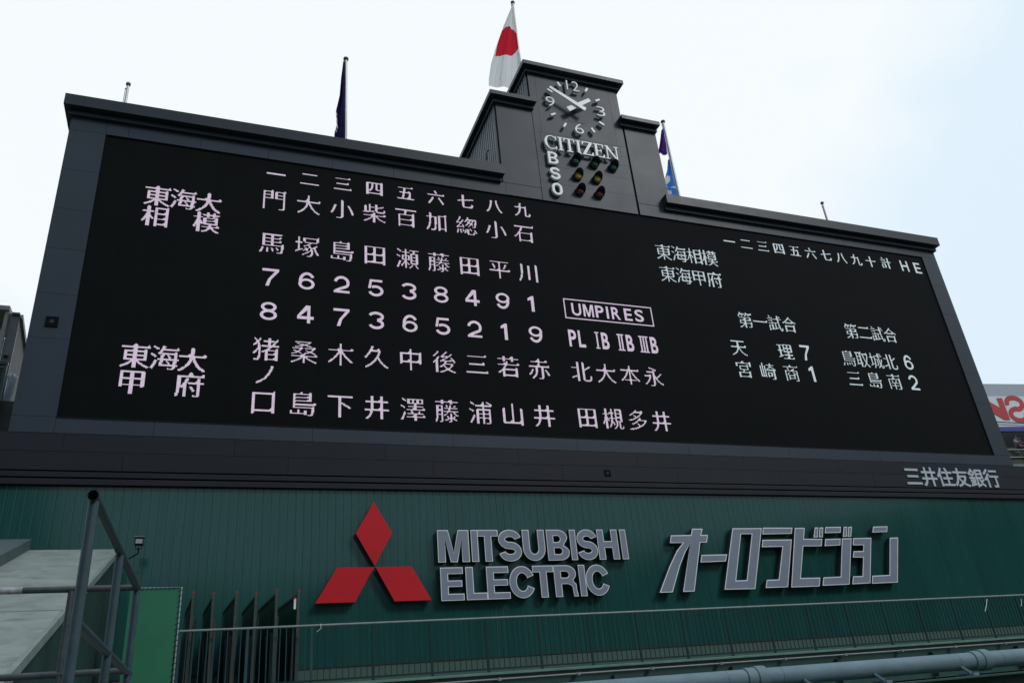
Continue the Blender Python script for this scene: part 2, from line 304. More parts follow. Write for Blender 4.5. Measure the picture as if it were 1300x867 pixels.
# block capitals and figures drawn as outlines: returns a list of (outline, holes)
def arc(cx, cz, a, b_, d0, d1, n=14): return [(cx + a * math.cos(R(d0 + (d1 - d0) * i / n)), cz + b_ * math.sin(R(d0 + (d1 - d0) * i / n))) for i in range(n + 1)]
def thick(path, hw):
    A, B = [], []
    for i in range(len(path)):
        p = Vector(path[i]); a = Vector(path[max(i - 1, 0)]); b_ = Vector(path[min(i + 1, len(path) - 1)]); d = (b_ - a).normalized(); n_ = Vector((-d.y, d.x))
        A.append(tuple(p + n_ * hw)); B.append(tuple(p - n_ * hw))
    return A + B[::-1]
def block(ch, w_, h, t):
    q = t / 2; m_ = h / 2
    if ch == 'I': return [([(0, 0), (w_, 0), (w_, h), (0, h)], [])]
    if ch == 'L': return [([(0, 0), (w_, 0), (w_, t * .85), (t, t * .85), (t, h), (0, h)], [])]
    if ch == 'T': c = w_ / 2; return [([(c - q, 0), (c + q, 0), (c + q, h - t * .85), (w_, h - t * .85), (w_, h), (0, h), (0, h - t * .85), (c - q, h - t * .85)], [])]
    if ch == 'E': e_ = t * .82; return [([(0, 0), (w_, 0), (w_, e_), (t, e_), (t, m_ - e_ * .45), (w_ * .93, m_ - e_ * .45), (w_ * .93, m_ + e_ * .5), (t, m_ + e_ * .5), (t, h - e_), (w_ * .98, h - e_), (w_ * .98, h), (0, h)], [])]
    if ch == 'H': return [([(0, 0), (t, 0), (t, m_ - q * .9), (w_ - t, m_ - q * .9), (w_ - t, 0), (w_, 0), (w_, h), (w_ - t, h), (w_ - t, m_ + q * .9), (t, m_ + q * .9), (t, h), (0, h)], [])]
    if ch == 'M': c = w_ / 2; return [([(0, 0), (t, 0), (t, h * .70), (c - q * .9, 0), (c + q * .9, 0), (w_ - t, h * .70), (w_ - t, 0), (w_, 0), (w_, h), (w_ - t * 1.45, h), (c, h * .28), (t * 1.45, h), (0, h)], [])]
    if ch == 'U': r_ = w_ / 2; k = min(r_, h * .4); return [([(0, h)] + arc(r_, k, r_, k, 180, 360, 20) + [(w_, h), (w_ - t, h)] + arc(r_, k, r_ - t, k - t * .9, 360, 180, 20) + [(t, h)], [])]
    if ch == 'C': r_ = w_ * .53; return [(arc(r_, m_, r_, m_, 24, 336, 30) + arc(r_, m_, r_ - t, m_ - t * .9, 336, 24, 30), [])]
    if ch == 'O': r_ = w_ / 2; k = min(r_, m_); O = arc(r_, h - k, r_, k, 0, 180) + arc(r_, k, r_, k, 180, 360); I = arc(r_, h - k, r_ - t, k - t * .9, 0, 180) + arc(r_, k, r_ - t, k - t * .9, 180, 360); return [(O, [I])]
    if ch == 'S': a = (w_ - t) / 2; b_ = (h - t * .9) / 4; return [(thick(arc(w_ / 2, h - t * .45 - b_, a, b_, 8, 268, 22) + arc(w_ / 2, t * .45 + b_, a, b_, 88, -172, 22), q * .95), [])]
    if ch in 'BR':
        e_ = t * .82; r1 = (h - m_) / 2; O = [(0, 0)]
        if ch == 'B':
            O += [(w_ * .55, 0)] + arc(w_ * .55, m_ / 2, w_ * .45, m_ / 2, -90, 62, 12) + arc(w_ * .52, m_ + r1, w_ * .43, r1, -48, 90, 12) + [(0, h)]
            hs_ = [[(t, e_), (w_ * .53, e_)] + arc(w_ * .53, m_ / 2 + e_ * .25, w_ * .45 - t, m_ / 2 - e_ * .75, -88, 88, 10) + [(t, m_ - e_ * .5)], [(t, m_ + e_ * .45), (w_ * .5, m_ + e_ * .45)] + arc(w_ * .5, m_ + r1 - e_ * .25, w_ * .43 - t, r1 - e_ * .75, -88, 88, 10) + [(t, h - e_)]]
        else:
            O += [(t, 0), (t, h * .4), (w_ * .5, h * .4)] + arc(w_ * .5, h * .28, t * .9, h * .12, 88, 0, 6) + [(w_ * .5 + t * .9 + .015, 0), (w_, 0), (w_ - .03, h * .27)] + arc(w_ * .72, h * .36, w_ * .24, h * .1, 0, 50, 4) + arc(w_ * .53, h * .73, w_ * .45, h * .27, -48, 90, 12) + [(0, h)]
            hs_ = [[(t, h * .4 + e_), (w_ * .52, h * .4 + e_)] + arc(w_ * .52, h * .7 , w_ * .45 - t, h * .3 - e_, -88, 88, 10) + [(t, h - e_)]]
        return [(O, hs_)]
    if ch == '7': return [([(w_ * .22, 0), (w_ * .22 + t * 1.12, 0), (w_ * .55, h * .38), (w_, h - t * .9), (w_, h), (0, h), (0, h - t * .95), (w_ - t * 1.25, h - t * .95), (w_ * .36, h * .38)], [])]
    if ch == '4': return [([(w_ * .60, 0), (w_ * .60 + t, 0), (w_ * .60 + t, h * .22), (w_, h * .22), (w_, h * .38), (w_ * .60 + t, h * .38), (w_ * .60 + t, h), (w_ * .52, h), (0, h * .39), (0, h * .22), (w_ * .60, h * .22)], [[(t * .95, h * .38), (w_ * .60, h * .38), (w_ * .60, h * .74)]])]
    if ch == '8': a = w_ / 2; return [(arc(a, h * .735, a * .92, h * .265, 0, 359, 30), [arc(a, h * .735, a * .92 - t, h * .265 - t * .85, 0, 359, 24)]), (arc(a, h * .285, a, h * .285, 0, 359, 30), [arc(a, h * .285, a - t, h * .285 - t * .85, 0, 359, 24)])]
    if ch in '69':
        a = w_ / 2; P = [(arc(a, h * .32, a, h * .32, 0, 359, 30), [arc(a, h * .32, a - t, h * .32 - t * .85, 0, 359, 24)]), (thick(arc(a + .01, m_, a - q, m_ - q * .9, 30, 100, 10) + arc(a + .01, m_, a - q, m_ - q * .9, 108, 200, 12), q), [])]
        return P if ch == '6' else [([(w_ - x, h - z) for x, z in O], [[(w_ - x, h - z) for x, z in H_] for H_ in hh]) for O, hh in P]
    if ch == '3': a = w_ / 2; return [(thick(arc(a, h * .73, a - q, h * .27 - q * .9, 165, -80, 20), q), []), (thick(arc(a, h * .29, a - q, h * .29 - q * .9, 80, -165, 20), q), [])]
    if ch == '2': a = w_ / 2; return [(thick(arc(a, h - a * .98, a - q, a * .98 - q * .9, 170, -38, 20) + [(w_ * .44, h * .26), (t * .62, t * .75)], q), []), ([(0, 0), (w_, 0), (w_, t * .88), (0, t * .88)], [])]
    if ch == '5': a = w_ / 2; return [(thick(arc(a, h * .325, a - q, h * .325 - q * .9, 128, -165, 22), q), []), ([(w_ * .12, h), (w_ * .93, h), (w_ * .93, h - t * .88), (w_ * .12 + t * .7, h - t * .88), (t * .95, h * .46), (0, h * .46)], [])]
def put_block(mb, ch, x0, z0, w_, h, t, y0, y1=None, mi=0, shrink=0.0):
    for i, (O, hh) in enumerate(block(ch, w_, h, t)):
        O = [(x0 + x, z0 + z) for x, z in O]; hh = [[(x0 + x, z0 + z) for x, z in H_] for H_ in hh]
        if shrink: O = inset(O, shrink); hh = [inset(H_, -shrink) for H_ in hh]
        y = y0 - i * 0.0012
        mb.prism(O, y, y + .0006 if y1 is None else y1, hh or None, mi)
_bits = {}
CELL = 32
def led_bits(ch, bold):
    """brush-style bitmap of a character: thin level strokes, heavy upright ones, a small hook at the end of level strokes"""
    key = (ch, bold)
    if key in _bits: return _bits[key]
    K = 4; n = CELL * K; V, F, E = glyph(ch, 0.0)
    img = np.zeros((n, n), bool)
    for f in F:
        for i in range(1, len(f) - 1):
            P = np.array([V[f[0]], V[f[i]], V[f[i + 1]]]); P = (P - [0.0, -0.12]) * n
            lo = np.floor(P.min(0)).astype(int) - 1; hi = np.ceil(P.max(0)).astype(int) + 1
            lo = np.maximum(lo, 0); hi = np.minimum(hi, n)
            if (hi <= lo).any(): continue
            X, Y = np.meshgrid(np.arange(lo[0], hi[0]) + .5, np.arange(lo[1], hi[1]) + .5)
            def ed(a, b): return (b[0] - a[0]) * (Y - a[1]) - (b[1] - a[1]) * (X - a[0])
            e0, e1, e2 = ed(P[0], P[1]), ed(P[1], P[2]), ed(P[2], P[0])
            ins = ((e0 >= 0) & (e1 >= 0) & (e2 >= 0)) | ((e0 <= 0) & (e1 <= 0) & (e2 <= 0))
            img[lo[1]:hi[1], lo[0]:hi[0]] |= ins
    sh = lambda a, dy, dx: np.roll(np.roll(a, dy, 0), dx, 1)
    t = img.copy()
    for dy in ((1, -1, 2) if bold else (1, -1, 2, -2)): t &= sh(img, dy, 0)
    ext = (-1, 1, 2) if bold else ()
    d = t.copy()
    for dx in ext: d |= sh(t, 0, dx)
    # hooks
    add = np.zeros_like(d)
    for y in range(4, n - 12):
        row = t[y] & ~t[y + 1]; x = 0
        while x < n:
            if row[x]:
                x2 = x
                while x2 < n and row[x2]: x2 += 1
                if x2 - x > 0.26 * n and t[max(y - 7, 0):y, (x + x2) // 2].sum() < 7:
                    h = 9 if bold else 8
                    for k in range(h):
                        a_ = x2 - 13 + int(k * 1.1); b_ = x2 + 2 - int(k * 0.35)
                        add[y + k, max(a_, 0):min(max(b_, 0), n)] = True
                x = x2
            x += 1
    d |= add
    cov = d.reshape(CELL, K, CELL, K).mean((1, 3))
    _bits[key] = cov > 0.42
    return _bits[key]
LED_Y = 0.034
def led_kanji(mb, ch, cx, cz, size, bold=False, wx=1.0):
    B = led_bits(ch, bold); c = size / CELL
    x0 = cx - size * wx / 2; z0 = cz - size / 2
    for j in range(CELL):
        i = 0
        while i < CELL:
            if B[j, i]:
                k = i
                while k < CELL and B[j, k]: k += 1
                a, b = x0 + i * c * wx, x0 + k * c * wx; p, q = z0 + j * c, z0 + (j + 1) * c
                mb.add([(a, LED_Y, p), (b, LED_Y, p), (b, LED_Y, q), (a, LED_Y, q)], [(0, 1, 2, 3)]); i = k
            i += 1
def led_char(mb, ch, cx, cz, wd, ht, off=0.014):
    if ch == '1':
        r_ = cx + 0.05; P = [(r_ - .085, cz - ht / 2), (r_, cz - ht / 2), (r_, cz + ht / 2), (r_ - .06, cz + ht / 2), (r_ - .175, cz + ht * .33), (r_ - .175, cz + ht * .18), (r_ - .085, cz + ht * .25)]
        mb.add([(x, LED_Y, z) for x, z in P], [(0, 1, 2, 3, 6), (3, 4, 5, 6)]); return
    if ch in '23456789' or ch == 'M':
        put_block(mb, ch, cx - wd / 2, cz - ht / 2, wd, ht, 0.055 if ch == 'M' else 0.070, LED_Y); return
    fit_glyph(mb, ch, cx - wd / 2, cx + wd / 2, cz - ht / 2, cz + ht / 2, LED_Y, None, off)

# ------------------------------------------------------------------ ground, terrace
g = MB(); n_ = 48; ring = [(2000 * math.cos(2 * math.pi * k / n_), 2000 * math.sin(2 * math.pi * k / n_), -8.0) for k in range(n_)]
g.add(ring, [tuple(range(n_))]); structure(g.build('ground', M['ground']))
t = MB(); t.box(-14, 34, -9.6, -2.6, -7.99, -6.9); structure(t.build('terrace', M['deck']))
t = MB(); t.box(-14, 2.95, -14.5, -9.6, -7.985, -6.42); structure(t.build('landing', M['deck']))
t = MB(); t.box(1.56, 36, -2.32, -0.02, -5.52, -5.415); structure(t.build('walkway', M['deck']))

# ------------------------------------------------------------------ the scoreboard
SB = thing('scoreboard', 'huge dark grey stadium scoreboard with a black lit screen and a stepped clock tower', 'scoreboard', (12.8, 0, -1.43))
XL, XR = -0.78, 26.28
# face panels: each sheet separated from the next by a real 18 mm gap over a black backing
def sheets(mb, xs, zs, y=0.0, depth=0.05, gap=0.006):
    for i in range(len(xs) - 1):
        for j in range(len(zs) - 1):
            mb.box(xs[i] + gap / 2, xs[i + 1] - gap / 2, y, y + depth, zs[j] + gap / 2, zs[j + 1] - gap / 2)
a = MB()
sheets(a, [XL, 0], [-0.34, 0.0, 1.72, 2.78, 3.9, 4.95, 6.05, 7.2, 7.62])
sheets(a, [25.63, XR], [-0.34, 0.0, 1.72, 2.78, 3.9, 4.95, 6.05, 7.2, 7.62])
xs_t = [0, 0.48, 2.1, 3.72, 5.34, 6.96, 8.58, 10.2]
sheets(a, xs_t, [7.2, 7.62]); sheets(a, [15.78, 17.4, 19.02, 20.64, 22.26, 23.88, 25.63], [7.2, 7.62])
sheets(a, [0, 1.8, 5.0, 8.2, 11.4, 14.6, 17.8, 21.0, 24.2, 25.63], [-0.34, 0.0])
a.build('cladding_panel', M['board'], SB)
b = MB(); b.box(XL + .02, XR - .02, 0.055, 2.6, -1.40, 7.8); b.build('backing_wall', M['joint'], SB)
b = MB(); b.box(XL, XL + 0.05, 0.052, 2.7, -0.34, 7.62); b.box(XR - 0.05, XR, 0.052, 2.7, -0.34, 7.62); b.build('side_panel', M['board'], SB)
# lower band and the two stepped ledges below it
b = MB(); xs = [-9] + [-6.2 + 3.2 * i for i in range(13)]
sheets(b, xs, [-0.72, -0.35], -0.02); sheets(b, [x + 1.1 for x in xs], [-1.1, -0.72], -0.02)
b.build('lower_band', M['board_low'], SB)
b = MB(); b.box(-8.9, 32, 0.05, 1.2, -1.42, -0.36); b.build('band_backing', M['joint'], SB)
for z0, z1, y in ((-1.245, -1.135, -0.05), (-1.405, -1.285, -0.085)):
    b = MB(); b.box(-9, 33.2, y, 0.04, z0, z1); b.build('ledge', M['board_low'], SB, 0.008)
# cornices: fascia, soffit step and lower moulding as one extruded section
def cornice(x0, x1, z, h=0.32, back=0.6, name='cornice', parent=SB, endl=True, endr=True, el=0.17, y=0.0, d0=0.24, d1=0.09):
    c = MB(); c.box(x0 - (el if endl else 0), x1 + (el if endr else 0), y - d0, y + back, z - h, z)
    c.box(x0 - (el * .45 if endl else 0), x1 + (el * .45 if endr else -.05), y - d1, y + back - .01, z - h - 0.155, z - h - 0.035)
    c.box(x0 - (el * .25 if endl else 0), x1 + (el * .25 if endr else -.05), y - 0.045, y + back - .02, z - h - 0.04, z - h + 0.01)
    return c.build(name, M['trim'], parent, 0.005)
cornice(XL, 10.11, 8.06, endr=False, back=2.75); cornice(15.37, XR, 7.96, endl=False, back=2.75, el=0.14)
# screen
scr = MB(); scr.box(0, 25.63, 0.04, 0.054, 0.0, 7.2); SCR = scr.build('screen', M['screen'], SB)
b = MB()
for q in ((0.0, 25.63, -0.005, 0.05, -0.03, 0.002),): b.box(*q)
b.build('screen_sill', M['joint'], SB)
# square vents in the cladding
for x, z, s_ in ((-0.385, 2.1, 0.115), (12.11, -0.90, 0.085)):
    v = MB(); v.box(x - s_, x + s_, -0.028, 0.03, z - s_, z + s_); o = v.build('vent', M['screen'], SB)
    v = MB(); v.box(x - s_ * .35, x + s_ * .35, -0.036, -0.026, z - s_ * .35, z + s_ * .35); v.build('vent_hub', M['trim'], o)

# --- clock tower
TX0, TX1, TZ = 11.31, 14.42, 12.25
b = MB(); b.box(TX0 + .02, TX1 - .02, 0.06, 4.9, 7.6, TZ - 0.05); b.build('tower_core', M['joint'], SB)
b = MB()
sheets(b, [TX0, 11.72, TX1], [7.205, 7.88, 8.5, 9.0, 9.35], 0.0)
sheets(b, [TX0, 11.5, 11.76, 14.2, TX1], [9.35, 9.75], 0.0)
sheets(b, [TX0, 11.55, 14.12, TX1], [9.75, 12.2], 0.0)
b.build('tower_panel', M['board'], SB)
b = MB()
sheets(b, [10.2, TX0 - .015], [7.205, 7.62], 0.0); b.build('shoulder_panel', M['board'], SB); b = MB(); sheets(b, [10.13, TX0 - .012], [7.63, 10.66], 0.0)
b.build('shoulder_panel', M['board'], SB); b = MB(); sheets(b, [TX1 + .07, 15.78], [7.205, 7.62], 0.0); b.build('shoulder_panel', M['board'], SB); b = MB(); sheets(b, [TX1 + .07, 15.62], [7.63, 10.66], 0.0)
b.build('shoulder_panel', M['board'], SB)
b = MB(); b.box(10.16, TX0 + .01, 0.055, 3.9, 7.6, 10.7); b.build('shoulder_core', M['joint'], SB)
b = MB(); b.box(TX1 - .01, 15.59, 0.055, 3.9, 7.6, 10.7); b.build('shoulder_core', M['joint'], SB)
def ribbed_side(x, y0, y1, z0, z1, sgn, pitch=0.16):
    r = MB(); y = y0; vs = []; 
    prof = []
    while y < y1:
        for dy, dx in ((0, 0), (0.3, 0), (0.4, 0.035), (0.9, 0.035)): prof.append((y + dy * pitch, dx))
        y += pitch
    k = len(prof); vs = [(x + sgn * p[1], p[0], z0) for p in prof] + [(x + sgn * p[1], p[0], z1) for p in prof]
    r.add(vs, [(i, i + 1, k + i + 1, k + i) for i in range(k - 1)]); return r
for x, z1, y1, s_ in ((10.13, 10.66, 3.9, -1), (15.62, 10.66, 3.9, 1), (11.30, TZ - .1, 4.9, -1), (14.43, TZ - .1, 4.9, 1)):
    ribbed_side(x, 0.12, y1, 7.6, z1, s_).build('side_cladding', M['rib_grey'], SB)
    c = MB(); c.box(min(x, x + s_ * .05), max(x, x + s_ * .05), 0.052, 0.115, 7.63, z1); c.build('corner_panel', M['board'], SB)
cornice(10.13, TX0 + .09, 10.86, 0.15, 3.95, endr=False, el=0.23)
cornice(TX1 - .10, 15.62, 10.88, 0.15, 3.95, endl=False, el=0.09)
cornice(TX0, TX1, 12.39, 0.15, 4.95, el=0.21)
b = MB()       # a bent bracket on the ribbed side of the lower shoulder
b.tube([(9.94, 0.8, 8.1), (9.94, 1.1, 8.75), (9.94, 0.6, 8.95), (9.94, 0.6, 9.1), (9.94, 0.45, 9.1)], 0.018, 8); b.build('side_bracket', M['black'], SB)
b = MB(); x0, z0 = front(12.54, 10.42, 0.01); x1, z1 = front(13.12, 10.74, 0.01)
b.box(x0, x1, -0.006, 0.01, z0, z1); b.build('access_hatch', M['board'], SB)

# ------------------------------------------------------------------ what the screen shows
def lettering(name, items, m, kind='k', **k):
    for it in items:
        b = MB(); led_kanji(b, *it, **k) if kind == 'k' else led_char(b, *it, **k); b.build(name, m, SCR)
PX = [3.925 + 0.8365 * i for i in range(9)]
P_, B_ = M['led_pink'], M['led_blue']
for i, ch in enumerate('一二三四五六七八九'): lettering('order_numeral', [(ch, PX[i] + .01, 6.77, 0.5)], P_, bold=True)
top = ['門馬', '大塚', '小島', '柴田', '百瀬', '加藤', '緫田', '小平', '石川']
low = ['猪口', '桑島', '木下', '久井', '中澤', '後藤', '三浦', '若山', '赤井']
for i, s_ in enumerate(top): lettering('name_character', [(s_[0], PX[i], 5.97, 0.64), (s_[1], PX[i], 4.70, 0.64)], P_)
for i, s_ in enumerate(low):
    it = [(s_[0], PX[i], 1.84, 0.64), (s_[1], PX[i], 0.555, 0.64)]
    if i == 0: it.insert(1, ('ノ', PX[0] + .01, 1.22, 0.60))
    lettering('name_character', it, P_)
for i, ch in enumerate('762538491'): lettering('position_number', [(ch, PX[i] + .01, 3.735, 0.22 if ch == '1' else 0.38, 0.47)], P_, 'c')
for i, ch in enumerate('847365219'): lettering('position_number', [(ch, PX[i] + .01, 2.825, 0.22 if ch == '1' else 0.38, 0.47)], P_, 'c')
lettering('team_character', [('東', 1.28, 5.64, 0.62), ('海', 1.85, 5.64, 0.62), ('大', 2.42, 5.63, 0.62), ('相', 1.30, 5.06, 0.62), ('模', 2.41, 5.06, 0.62)], P_, bold=True)
lettering('team_character', [('東', 1.26, 1.46, 0.62), ('海', 1.84, 1.46, 0.62), ('大', 2.40, 1.45, 0.62), ('甲', 1.26, 0.86, 0.62), ('府', 2.39, 0.86, 0.62)], P_, bold=True)
b = MB(); x0, x1, z0, z1, th = 11.55, 14.27, 3.40, 4.01, 0.032
for q in ((x0, x1, z0, z0 + th), (x0, x1, z1 - th, z1), (x0, x0 + th, z0 + th, z1 - th), (x1 - th, x1, z0 + th, z1 - th)): b.add([(q[0], LED_Y, q[2]), (q[1], LED_Y, q[2]), (q[1], LED_Y, q[3]), (q[0], LED_Y, q[3])], [(0, 1, 2, 3)])
b.build('heading_frame', P_, SCR)
lettering('heading_letter', [(ch, x, 3.70, wd, 0.38) for ch, x, wd in (('U', 11.91, .28), ('M', 12.27, .31), ('P', 12.61, .25), ('I', 12.85, .065), ('R', 13.11, .27), ('E', 13.49, .24), ('S', 13.84, .27))], P_, 'c', off=0.015)
def roman(b, x, n):
    for k in range(n):
        a_ = x + 0.085 * k
        for q in ((a_ - .022, a_ + .022, 2.595, 3.025),): b.add([(q[0], LED_Y, q[2]), (q[1], LED_Y, q[2]), (q[1], LED_Y, q[3]), (q[0], LED_Y, q[3])], [(0, 1, 2, 3)])
    for z in (2.56, 3.025): b.add([(x - .06, LED_Y, z), (x + .085 * (n - 1) + .06, LED_Y, z), (x + .085 * (n - 1) + .06, LED_Y, z + .035), (x - .06, LED_Y, z + .035)], [(0, 1, 2, 3)])
lettering('base_label', [('P', 11.68, 2.81, 0.22, 0.5), ('L', 11.95, 2.81, 0.2, 0.5)], P_, 'c', off=0.02)
for x, n, bx in ((12.41, 1, 12.65), (13.08, 2, 13.40), (13.75, 3, 14.15)):
    b = MB(); roman(b, x, n); led_char(b, 'B', bx, 2.81, 0.22, 0.5, 0.025); b.build('base_label', P_, SCR)
for i, s_ in enumerate(('北田', '大槻', '本多', '永井')):
    x = 11.80 + 0.718 * i; lettering('name_character', [(s_[0], x, 1.845, 0.62), (s_[1], x, 0.57, 0.62)], P_)
for i, ch in enumerate('一二三四五六七八九十'): lettering('inning_numeral', [(ch, 17.56 + 0.6265 * i, 6.705, 0.46)], B_, bold=True)
lettering('inning_numeral', [('計', 23.87, 6.74, 0.48)], B_, bold=True)
lettering('inning_numeral', [('H', 24.69, 6.73, 0.33, 0.42)], B_, 'c', off=0.01)
lettering('inning_numeral', [('E', 25.27, 6.72, 0.29, 0.42)], B_, 'c', off=0.01)
lettering('line_score_character', [(ch, 15.06 + .538 * i, 5.975, 0.60) for i, ch in enumerate('東海相模')], B_, wx=0.95)
lettering('line_score_character', [(ch, 15.06 + .538 * i, 5.215, 0.60) for i, ch in enumerate('東海甲府')], B_, wx=0.95)
lettering('result_heading_character', [(ch, 17.44 + .532 * i, 3.92, 0.58) for i, ch in enumerate('第一試合')], B_, wx=0.95)
lettering('result_heading_character', [(ch, 21.41 + .526 * i, 3.92, 0.58) for i, ch in enumerate('第二試合')], B_, wx=0.95)
lettering('result_character', [('天', 16.97, 2.98, .58), ('理', 18.62, 2.98, .58)], B_)
lettering('result_character', [('宮', 16.99, 2.29, .58), ('崎', 17.81, 2.29, .58), ('商', 18.64, 2.29, .58)], B_)
lettering('result_character', [(ch, 20.96 + .55 * i, 2.95, 0.58) for i, ch in enumerate('鳥取城北')], B_, wx=0.95)
lettering('result_character', [('三', 20.97, 2.27, .58), ('島', 21.74, 2.27, .58), ('南', 22.53, 2.27, .58)], B_)
for ch, x, z in (('7', 19.37, 3.0), ('1', 19.43, 2.31), ('6', 23.37, 2.99), ('2', 23.32, 2.29)):
    lettering('result_score', [(ch, x, z, 0.2 if ch == '1' else 0.35, 0.50)], B_, 'c')

# ------------------------------------------------------------------ clock on the tower
CX, CZ = 12.79, 10.925
CL = thing('wall_clock', 'clock on the dark tower, white hour bars, hands near ten to two', 'clock', (CX, 0, CZ))
for k in range(12):
    an = R(30 * k); sx, sz = math.sin(an), math.cos(an)
    if k % 3 == 0:
        b = MB(); s_ = {0: '12', 3: '3', 6: '6', 9: '9'}[k]; rr = 0.87
        cx, cz = CX + rr * sx, CZ + rr * sz + (0.02 if k in (3, 9) else 0); hw, hh = (0.215, 0.20) if k == 0 else (0.145, 0.19)
        fit_glyph(b, s_, cx - hw, cx + hw, cz - hh, cz + hh, -0.13, -0.05, -0.016)
        b.build('numeral', M['white'], CL)
    else:
        b = MB(); p0, p1 = 0.86, 1.05
        b.obox((CX + p0 * sx, -0.085, CZ + p0 * sz), (CX + p1 * sx, -0.085, CZ + p1 * sz), 0.07, 0.09, (0, 1, 0)); b.build('hour_bar', M['white'], CL, 0.004)
def hand(an, tip, tail, wt, wb, y):
    an = R(an); d = Vector((math.sin(an), 0, math.cos(an))); n = Vector((d.z, 0, -d.x)); c = Vector((CX, 0, CZ))
    P = [c - d * tail - n * wb, c - d * tail + n * wb, c + d * tip + n * wt, c + d * tip - n * wt]
    return MB().prism([(p.x, p.z) for p in P], y, y + 0.035)
hand(55, 0.60, 0.40, 0.062, 0.085, -0.205).build('hour_hand', M['white'], CL, 0.004)
hand(300, 1.02, 0.30, 0.046, 0.072, -0.255).build('minute_hand', M['white'], CL, 0.004)
b = MB(); b.tube([(CX, -0.21, CZ), (CX, 0.0, CZ)], 0.055, 16); b.build('clock_spindle', M['steel'], CL)

# serif lettering under the clock, every letter cut from plate
def serif_letter(ch, x0, x1, z0, z1, y0, y1):
    w_ = x1 - x0; h = z1 - z0; T = 0.075; t_ = 0.032; sf = 0.05; mb = MB(); q = [0]
    def rect(a, b_, c, d):
        e_ = q[0] * 0.0006; q[0] += 1; mb.box(a, b_, y0 + e_, y1, c, d)
    def poly(P):
        e_ = q[0] * 0.0006; q[0] += 1; mb.prism(P, y0 + e_, y1)
    if ch == 'I':
        c = (x0 + x1) / 2; rect(c - T / 2, c + T / 2, z0 + t_, z1 - t_); rect(x0, x1, z0, z0 + t_); rect(x0, x1, z1 - t_, z1)
    if ch == 'T':
        c = (x0 + x1) / 2; rect(c - T / 2, c + T / 2, z0 + t_, z1 - t_); rect(c - .1, c + .1, z0, z0 + t_); rect(x0, x1, z1 - t_, z1)
        poly([(x0, z1 - t_), (x0, z1 - .12), (x0 + .02, z1 - .12), (x0 + .05, z1 - t_)]); poly([(x1, z1 - t_), (x1 - .05, z1 - t_), (x1 - .02, z1 - .12), (x1, z1 - .12)])
    if ch == 'E':
        rect(x0 + .05, x0 + .05 + T, z0 + t_, z1 - t_); rect(x0, x1 - .02, z1 - t_, z1); rect(x0, x1, z0, z0 + t_)
        m_ = (z0 + z1) / 2; rect(x0 + .05 + T, x1 - .09, m_ - .016, m_ + .016); rect(x1 - .115, x1 - .09, m_ - .06, m_ + .06)
        poly([(x1 - .02, z1 - t_), (x1 - .07, z1 - t_), (x1 - .04, z1 - .12), (x1 - .02, z1 - .12)]); poly([(x1, z0 + t_), (x1, z0 + .13), (x1 - .025, z0 + .13), (x1 - .07, z0 + t_)])
    if ch == 'Z':
        rect(x0 + .01, x1, z1 - t_, z1); rect(x0, x1 + .01, z0, z0 + t_); poly([(x0, z0 + t_), (x0 + .1, z0 + t_), (x1, z1 - t_), (x1 - .1, z1 - t_)])
        poly([(x0 + .01, z1 - t_), (x0 + .01, z1 - .12), (x0 + .035, z1 - .12), (x0 + .07, z1 - t_)]); poly([(x1 + .01, z0 + t_), (x1 - .06, z0 + t_), (x1 - .015, z0 + .13), (x1 + .01, z0 + .13)])
    if ch == 'N':
        rect(x0 + .05, x0 + .083, z0 + t_, z1 - t_); rect(x1 - .083, x1 - .05, z0, z1 - t_); rect(x0, x0 + .14, z0, z0 + t_); rect(x0 - .01, x0 + .11, z1 - t_, z1); rect(x1 - .14, x1, z1 - t_, z1)
        poly([(x0 + .03, z1 - t_), (x0 + .12, z1 - t_), (x1 - .05, z0), (x1 - .1, z0)])
    if ch == 'C':
        cx, cz = (x0 + x1) / 2 + .02, (z0 + z1) / 2; O = []; I = []
        for k in range(33):
            an = R(42 + 276 * k / 32); O.append((cx + (w_ / 2 + .02) * math.cos(an), cz + h / 2 * 1.02 * math.sin(an)))
            th = 0.03 + 0.055 * max(0, -math.cos(an)); I.append((cx + (w_ / 2 + .02 - th) * math.cos(an), cz + (h / 2 * 1.02 - .032) * math.sin(an)))
        poly(O + I[::-1]); rect(x1 - .045, x1 - .015, cz + h * .2, z1); rect(x1 - .045, x1 - .015, z0 + .0, cz - h * .25)
    return mb
SG = thing('lettering_sign', 'white serif capital lettering reading CITIZEN mounted under the clock', 'sign', (12.8, 0, 9.04))
sx0, sz0 = front(11.60, 9.16, 0.11); sx1, sz1 = front(14.10, 9.67, 0.11)
W = [('C', 0.0, .40), ('I', .44, .60), ('T', .63, .99), ('I', 1.03, 1.19), ('Z', 1.23, 1.58), ('E', 1.62, 1.97), ('N', 2.01, 2.46)]
for ch, a_, b_ in W:
    k = (sx1 - sx0) / 2.46
    serif_letter(ch, sx0 + a_ * k, sx0 + b_ * k, sz0, sz1, -0.13, -0.05).build('letter', M['white'], SG)

